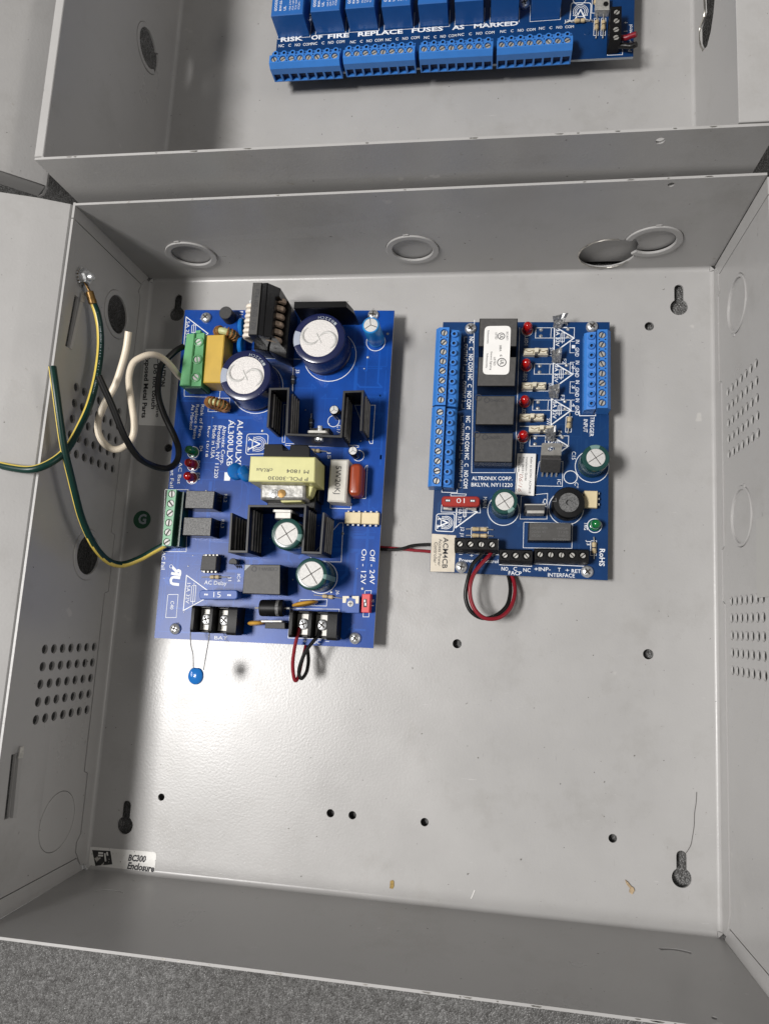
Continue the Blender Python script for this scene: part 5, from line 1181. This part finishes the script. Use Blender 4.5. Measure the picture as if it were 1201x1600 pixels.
for s_, u0, u1 in (("RISK", 438.5, 473), ("OF", 486, 503.5), ("FIRE", 512, 545), ("REPLACE", 559, 629), ("FUSES", 643, 692), ("AS", 706, 725), ("MARKED", 740, 809)): t(s_, (u0, LY(u0) + .5), (u1, LY(u1) + .5), 7.2, bold=.03)
for i, (x0, y0, x1, y1) in enumerate(((435, 73.5, 486, 70.5), (487, 70, 538, 66.5), (547, 67.5, 598, 64), (602, 64, 655, 60), (662, 60.5, 713, 57), (715, 56, 772, 52), (781, 51, 836, 47.5), (841.5, 46, 896, 43))):
    for s_, f0, f1 in (("NC", 0, .17), ("C", .30, .38), ("NO", .50, .67), ("COM", .75, 1.0)):
        t(s_, (x0 + (x1 - x0) * f0, y0 + (y1 - y0) * f0), (x0 + (x1 - x0) * f1, y0 + (y1 - y0) * f1), 4.8, bold=.008)
logo(mb, Z3, [(892, 4), (923, 4), (922, 33), (889.5, 34)], w=.5); t("J3", (881, 35), (889, 34.5), 5); t("Power Control", (986.5, 80), (987.5, 38), 4.8); t("+", (974, 37.5), (980, 37), 5); t("-", (974, 50), (980, 49.5), 5)
mb.pring(905, -2, 3.6, .3, Z3); prect(mb, [(925, -6), (934, -6), (933, 20), (924, 20)], Z3); prect(mb, [(928, 28), (935, 28), (934, 55), (927, 55)], Z3); prect(mb, [(939, 28), (946, 28), (945, 55), (938, 55)], Z3); prect(mb, [(949, 62), (972.5, 61), (972, 85), (948.5, 86)], Z3)
mb.build("printed_lettering", "print_white", rel)
resistor(rel, 886, 36, 924, 34, Z3, L=6, r=1.2); resistor(rel, 931.5, 25, 930.5, 59, Z3, L=6, r=1.2); resistor(rel, 942, 25, 941, 59, Z3, L=6, r=1.2); resistor(rel, 930, -12, 929, 16, Z3, L=6, r=1.2)
p = at(916, 50, Z3); mb = MB(); mb.lathe([(1.9, Z3 + .02), (1.7, Z3 + .2), (.02, Z3 + .1)], 18, p.x, p.y, 0, None, False, False); mb.build("via_pad", "board_navy", rel)
# black four-way terminal standing on edge and its cut wires
zt = Z3 + 10; mb = MB(); P = [A2(*q, zt) for q in ((954, 10), (971, 9), (970, 61), (951.5, 62.5))]
scr = ((963.5, 17.5), (963, 31), (962.5, 44.5), (962.5, 57))
mb.plate(P, [circle(*A2(*q, zt), 1.8, 16) for q in scr], 1.2, 0, 0, lambda x, y, z: (x, y, zt + z)); mb.prism(P, Z3, zt - 1.22); o = mb.build("terminal_block", "black_plastic", rel)
for q in scr: inst("screw", SLOT, (*A2(*q, zt), zt - .3), o, R(random.uniform(20, 70)))
mb = MB(); pq(mb, [(931.5, -8), (952, -8), (952, 14), (930, 14)], Z3, Z3 + 5, .3); p = at(946, 6, Z3 + 5); o = mb.build("tact_switch", "slot_screw", rel); mb = MB(); mb.cyl(p.x, p.y, 1.4, Z3 + 5, Z3 + 5.6, 16, .1); mb.build("button", "black_plastic", o)
p = at(819, 3, Z3 + 1.6); inst("screw", PAN, (p.x, p.y, Z3), rel, .3); p = at(482, 26, Z3 + 1.6); inst("screw", PAN, (p.x, p.y, Z3), rel, .3)

# ------------------------------------------------------------------ wires
def path(pts): return [tuple(at(u, v, z)) for u, v, z in pts]
def wire(name, pts, r, m, label, group=None, n=12, end=True):
    P = path(pts); c = Vector(P[0]); mb = MB(); rn = random.Random(len(label)); j = .22 * r
    P = [P[0]] + [(x + rn.uniform(-j, j), y + rn.uniform(-j, j), z + rn.uniform(-j, j)) for x, y, z in P[1:-1]] + [P[-1]]
    mb.tube(P, r, n, 0, smooth=6)
    o = mb.build(name, m, None, org=(c.x, c.y, c.z)); tag(o, label, "wire", group); return o
wire("wire", [(287, 541, 18), (278, 547, 20), (265, 557, 22), (252, 571, 24), (246.5, 595, 26), (248, 620, 27), (257.5, 650, 27), (271.5, 680, 27), (280, 703, 27), (276, 722, 28), (260, 731.5, 34), (238, 728, 42), (215, 712, 54), (195, 680, 64), (175, 635, 72), (154, 587, 79)], 1.7, "wire_black", "stiff black wire curling from the green terminal block on the left board")
wire("wire", [(288, 592, 18), (280, 587, 21), (265, 570, 33), (251, 558, 42), (236, 554, 48), (221, 557, 52), (207, 569, 54), (200.5, 592, 55), (204, 627, 55), (210, 662, 55), (206, 686, 55), (192, 699, 56), (175, 700, 58), (158, 686, 60), (153, 662, 62), (162, 632, 64), (180, 603, 66), (189.5, 575, 68), (195.5, 545, 70), (201, 518, 72)], 1.75, "wire_white", "cream white wire looping from the green terminal block beside the left wall")
def striped(pts, label, stripe, r=1.8, twist=None):
    P = path(pts); c = P[0]; mb = MB(); mb.tube(P, r, 16, 0, smooth=6, stripe=stripe, twist=twist)
    o = mb.build("ground_wire", ["wire_green", "wire_yellow"], None, org=c); tag(o, label, "wire"); return o
g1 = striped([(146, 474, 65), (152, 490, 64), (156, 512, 62), (157, 540, 61), (154, 572, 62), (148, 603, 64), (138, 637, 68), (124, 668, 74), (106, 700, 80), (82, 721, 85), (52, 733, 88), (20, 731, 88), (-15, 722, 86), (-60, 705, 84)], "green and yellow ground wire from the wall stud curving out over the left rim", (0, 1, 2, 3, 4))
g2 = striped([(82, 573, 92), (86.5, 605, 91), (92.5, 650, 88), (100, 700, 83), (110, 742, 77), (118, 775, 71), (126, 805, 64), (137, 833, 56), (151, 858, 46), (170, 877, 35), (192, 882, 26), (218, 873, 20), (240, 861, 17.5), (262, 849, 16.5), (272, 844, 16.5)], "green and yellow wire bowing from its cut end down under the green six-way terminal", (1, 2, 3, 4, 5), twist=(40, 60, -5))
SP = smooth_path(path([(152, 490, 64), (156, 512, 62), (157, 540, 61), (154, 572, 62), (148, 603, 64), (138, 637, 68), (124, 668, 74), (106, 700, 80)]), 14)
mb = MB(); rn = random.Random(2)
for a, b in zip(SP[:-1], SP[1:]):                     # faint white type along the insulation
    if rn.random() < .28: continue
    d = (b - a).normalized(); sd = d.cross(Vector((0, 0, 1))).normalized()
    nrm = (sd * .55 * (1 if sd.x > 0 else -1) + Vector((0, 0, .83))).normalized(); sd = d.cross(nrm)
    c0 = a + nrm * 1.83; w = (b - a).length * rn.uniform(.25, .5); h = rn.uniform(.15, .4)
    mb.add([tuple(c0 - sd * h), tuple(c0 + d * w - sd * h), tuple(c0 + d * w + sd * h), tuple(c0 + sd * h)], [(0, 1, 2, 3)])
mb.build("printed_type", "print_grey", g1)["kind"] = "stuff"
c = at(82, 573, 92); mb = MB(); T = Matrix.Translation(c) @ (Vector(path([(82, 573, 92)])[0]) - Vector(path([(86.5, 605, 91)])[0])).to_track_quat('Z', 'Y').to_matrix().to_4x4()
for k in range(7):
    a = R(60 * k); q = .55 if k < 6 else 0; mb.cyl(q * math.cos(a), q * math.sin(a), .28, -.5, .18, 8, 0, 0, T)
mb.build("copper_strands", "copper", g2)["kind"] = "stuff"
# ring terminal crimped on the ground wire
mb = MB(); p0, p1, p2 = at(136.5, 445, 70), at(140, 456, 68), at(146, 476, 65); d = (p2 - p1).normalized()
T = Matrix.Translation(p1) @ d.to_track_quat('Z', 'X').to_matrix().to_4x4()
mb.lathe([(1.7, -.4), (1.95, .2), (1.95, 3.6), (2.1, 3.9), (2.1, 5.6), (1.9, 5.9)], 16, 0, 0, 0, T, True, True); mb.box(-.4, .4, 1.2, 2.2, .2, 5.6, .1, 0, T)
e = side_T(-161.6, 136.7, 69.0)
mb.lathe([(4.6, -.45), (4.6, .1), (4.2, .2)], 22, 0, 0, 0, e)
q = p1 - p0; mb.add([tuple(Vector(v)) for v in ((-160.9, 135, 67.5), (-160.9, 135, 71), (p1.x, p1.y, p1.z + 1.6), (p1.x, p1.y, p1.z - 1.6), (-160.4, 135, 67.5), (-160.4, 135, 71), (p1.x + .6, p1.y, p1.z + 1.6), (p1.x + .6, p1.y, p1.z - 1.6))], [(0, 1, 2, 3), (7, 6, 5, 4), (0, 3, 7, 4), (1, 5, 6, 2)])
mb.build("ring_terminal", "brass", g1)
# pair between the boards
wire("wire", [(560, 856, 4), (590, 858, 4), (612, 858.5, 4), (628, 857, 4.4), (642, 853, 4.4), (655, 851.3, 4), (672, 851.5, 4), (700, 853, 4)], .85, "wire_black", "thin black wire running between the two blue boards", n=10)
wire("wire", [(560, 852, 2.5), (590, 854.5, 2.5), (612, 856.5, 2.3), (628, 858, 2.2), (645, 860, 2.4), (660, 861, 2.6), (672, 861.6, 2.8), (700, 862.5, 3)], .85, "wire_red", "thin red wire running between the two blue boards", n=10)
# looped pair below the access controller
wire("wire", [(753.5, 861, 12), (750, 868, 12.6), (738, 883, 14), (730, 906, 15), (727, 930, 15), (732, 950, 14.5), (745, 962, 14), (760, 966, 13), (777, 961, 11.5), (791, 947, 9.5), (796.5, 928, 7), (797, 912, 4.8), (794, 898, 3.2), (788, 885, 2.6), (770, 872, 2.5)], 1.05, "wire_black", "black wire of the pair looping below the right board", n=12)
wire("wire", [(768, 861, 12), (764, 868, 12.6), (751.5, 882, 14.6), (740, 898, 16.6), (734.5, 918, 17.4), (735.5, 940, 17), (744.5, 957, 16.4), (760, 967, 15.4), (780, 965, 13.6), (796, 951, 11), (804, 930, 8), (803, 912, 5.2), (799, 898, 3.4), (792, 884, 2.8), (774, 870, 2.6)], 1.05, "wire_red", "red wire of the pair looping below the right board", n=12)
# output wires at the lower edge of the power supply board
wire("wire", [(467, 981, 18), (466, 988, 18.5), (461, 1008, 19), (457.8, 1033, 19), (457.8, 1052, 18.5), (461.5, 1064, 18), (466, 1058, 16.5), (470, 1038, 14), (475, 1020, 10.5), (478, 1008, 7), (480, 996, 5), (482, 980, 4)], .95, "wire_red", "short red wire bending out of the DC terminal of the left board", n=10)
wire("wire", [(499, 985, 18), (497, 993, 18.5), (488, 1004, 19.5), (478, 1018, 20), (470, 1037, 20), (466.5, 1052, 19), (471.5, 1060.5, 17.5), (478, 1051, 15), (481.8, 1034, 12), (481, 1018, 9), (479, 1008, 7), (480, 994, 5), (484, 978, 4)], .95, "wire_black", "short black wire bending out of the DC terminal of the left board", n=10)
# cut stubs on the relay board
wire("wire", [(968, 58, 19), (977, 57.5, 19.5), (986, 56, 20.5), (994, 53, 22)], 1.5, "wire_red", "short red wire stub on the far relay board", n=12)
wire("wire", [(966, 71, 18), (976, 71.5, 19), (986, 70.5, 20), (994, 68.5, 21.5)], 1.5, "wire_black", "short black wire stub on the far relay board", n=12)

# blue disc varistor on its two leads
c = at(306, 1057, 31); va = thing("varistor", "round blue disc varistor hanging by two bare leads below the left board", "varistor", (c.x, c.y, 0))
n = 30; rg = []
for r, z in ((.02, -1.6), (2.8, -1.5), (3.8, -.9), (4.15, 0), (3.8, .9), (2.8, 1.5), (.02, 1.6)):
    ring = []
    for i in range(n):
        a = 2 * math.pi * i / n; x, y = r * math.cos(a), r * math.sin(a)
        if y > 0: y *= 1.0 + .28 * abs(x) / 4.15; 
        ring.append((c.x + x, c.y + y, c.z + z))
    rg.append(ring)
mb = MB(); mb.rings(rg, 0, None, False, False)
mb.build("disc", "disc_blue", va)
for pts in (((299.5, 968, 20), (298.5, 980, 21.5), (297.5, 993, 23), (298.3, 1009, 26), (301.5, 1023, 28.5), (302, 1046, 31)), ((330, 976, 19), (327.8, 985, 21.5), (326, 1000, 24), (321.5, 1026, 28.5), (318, 1047, 31))):
    mb = MB(); mb.tube(path(pts), .3, 8, smooth=5); mb.build("lead", "zinc", va)

# loose bits on the floor of the enclosure
def flake(name, u, v, pts, m, label, z=.35):
    p = at(u, v, 0); mb = MB(); mb.prism([(p.x + x, p.y + y) for x, y in pts], .04, z, .08); tag(mb.build(name, m, None, org=(p.x, p.y, .04)), label, "debris")
flake("debris_flake", 612, 1382, [(-1, -2), (.6, -2.1), (1.2, -.6), (1, 1.6), (.2, 2.1), (-.9, 1.4)], "debris_brown", "small brown flake near the bottom edge of the foreground enclosure")
flake("debris_flake", 984, 1385, [(-2.4, 2.8), (-1.2, 2.0), (.4, .2), (1.6, -.4), (2.0, -1.8), (.8, -3.6), (-.5, -2.6), (-.2, -.8), (-1.8, .8)], "debris_tan", "crumpled tan flake left of the lower right keyhole", .8)
flake("debris_flake", 737, 1397, [(-.5, -2.2), (-.1, -2.3), (1.6, 2.0), (1.2, 2.1)], "sticker_white", "thin white sliver near the bottom edge of the foreground enclosure", .4)
mb = MB(); P = [tuple(at(u, v, .25)) for u, v in ((1069, 1336), (1075, 1328), (1079, 1320), (1081, 1310), (1084, 1290), (1084.5, 1272), (1087, 1255), (1088, 1238))]
mb.tube(P, .13, 5, smooth=6); tag(mb.build("hair_strand", "hair", None, org=P[0]), "thin dark hair rising from the lower right keyhole", "hair")
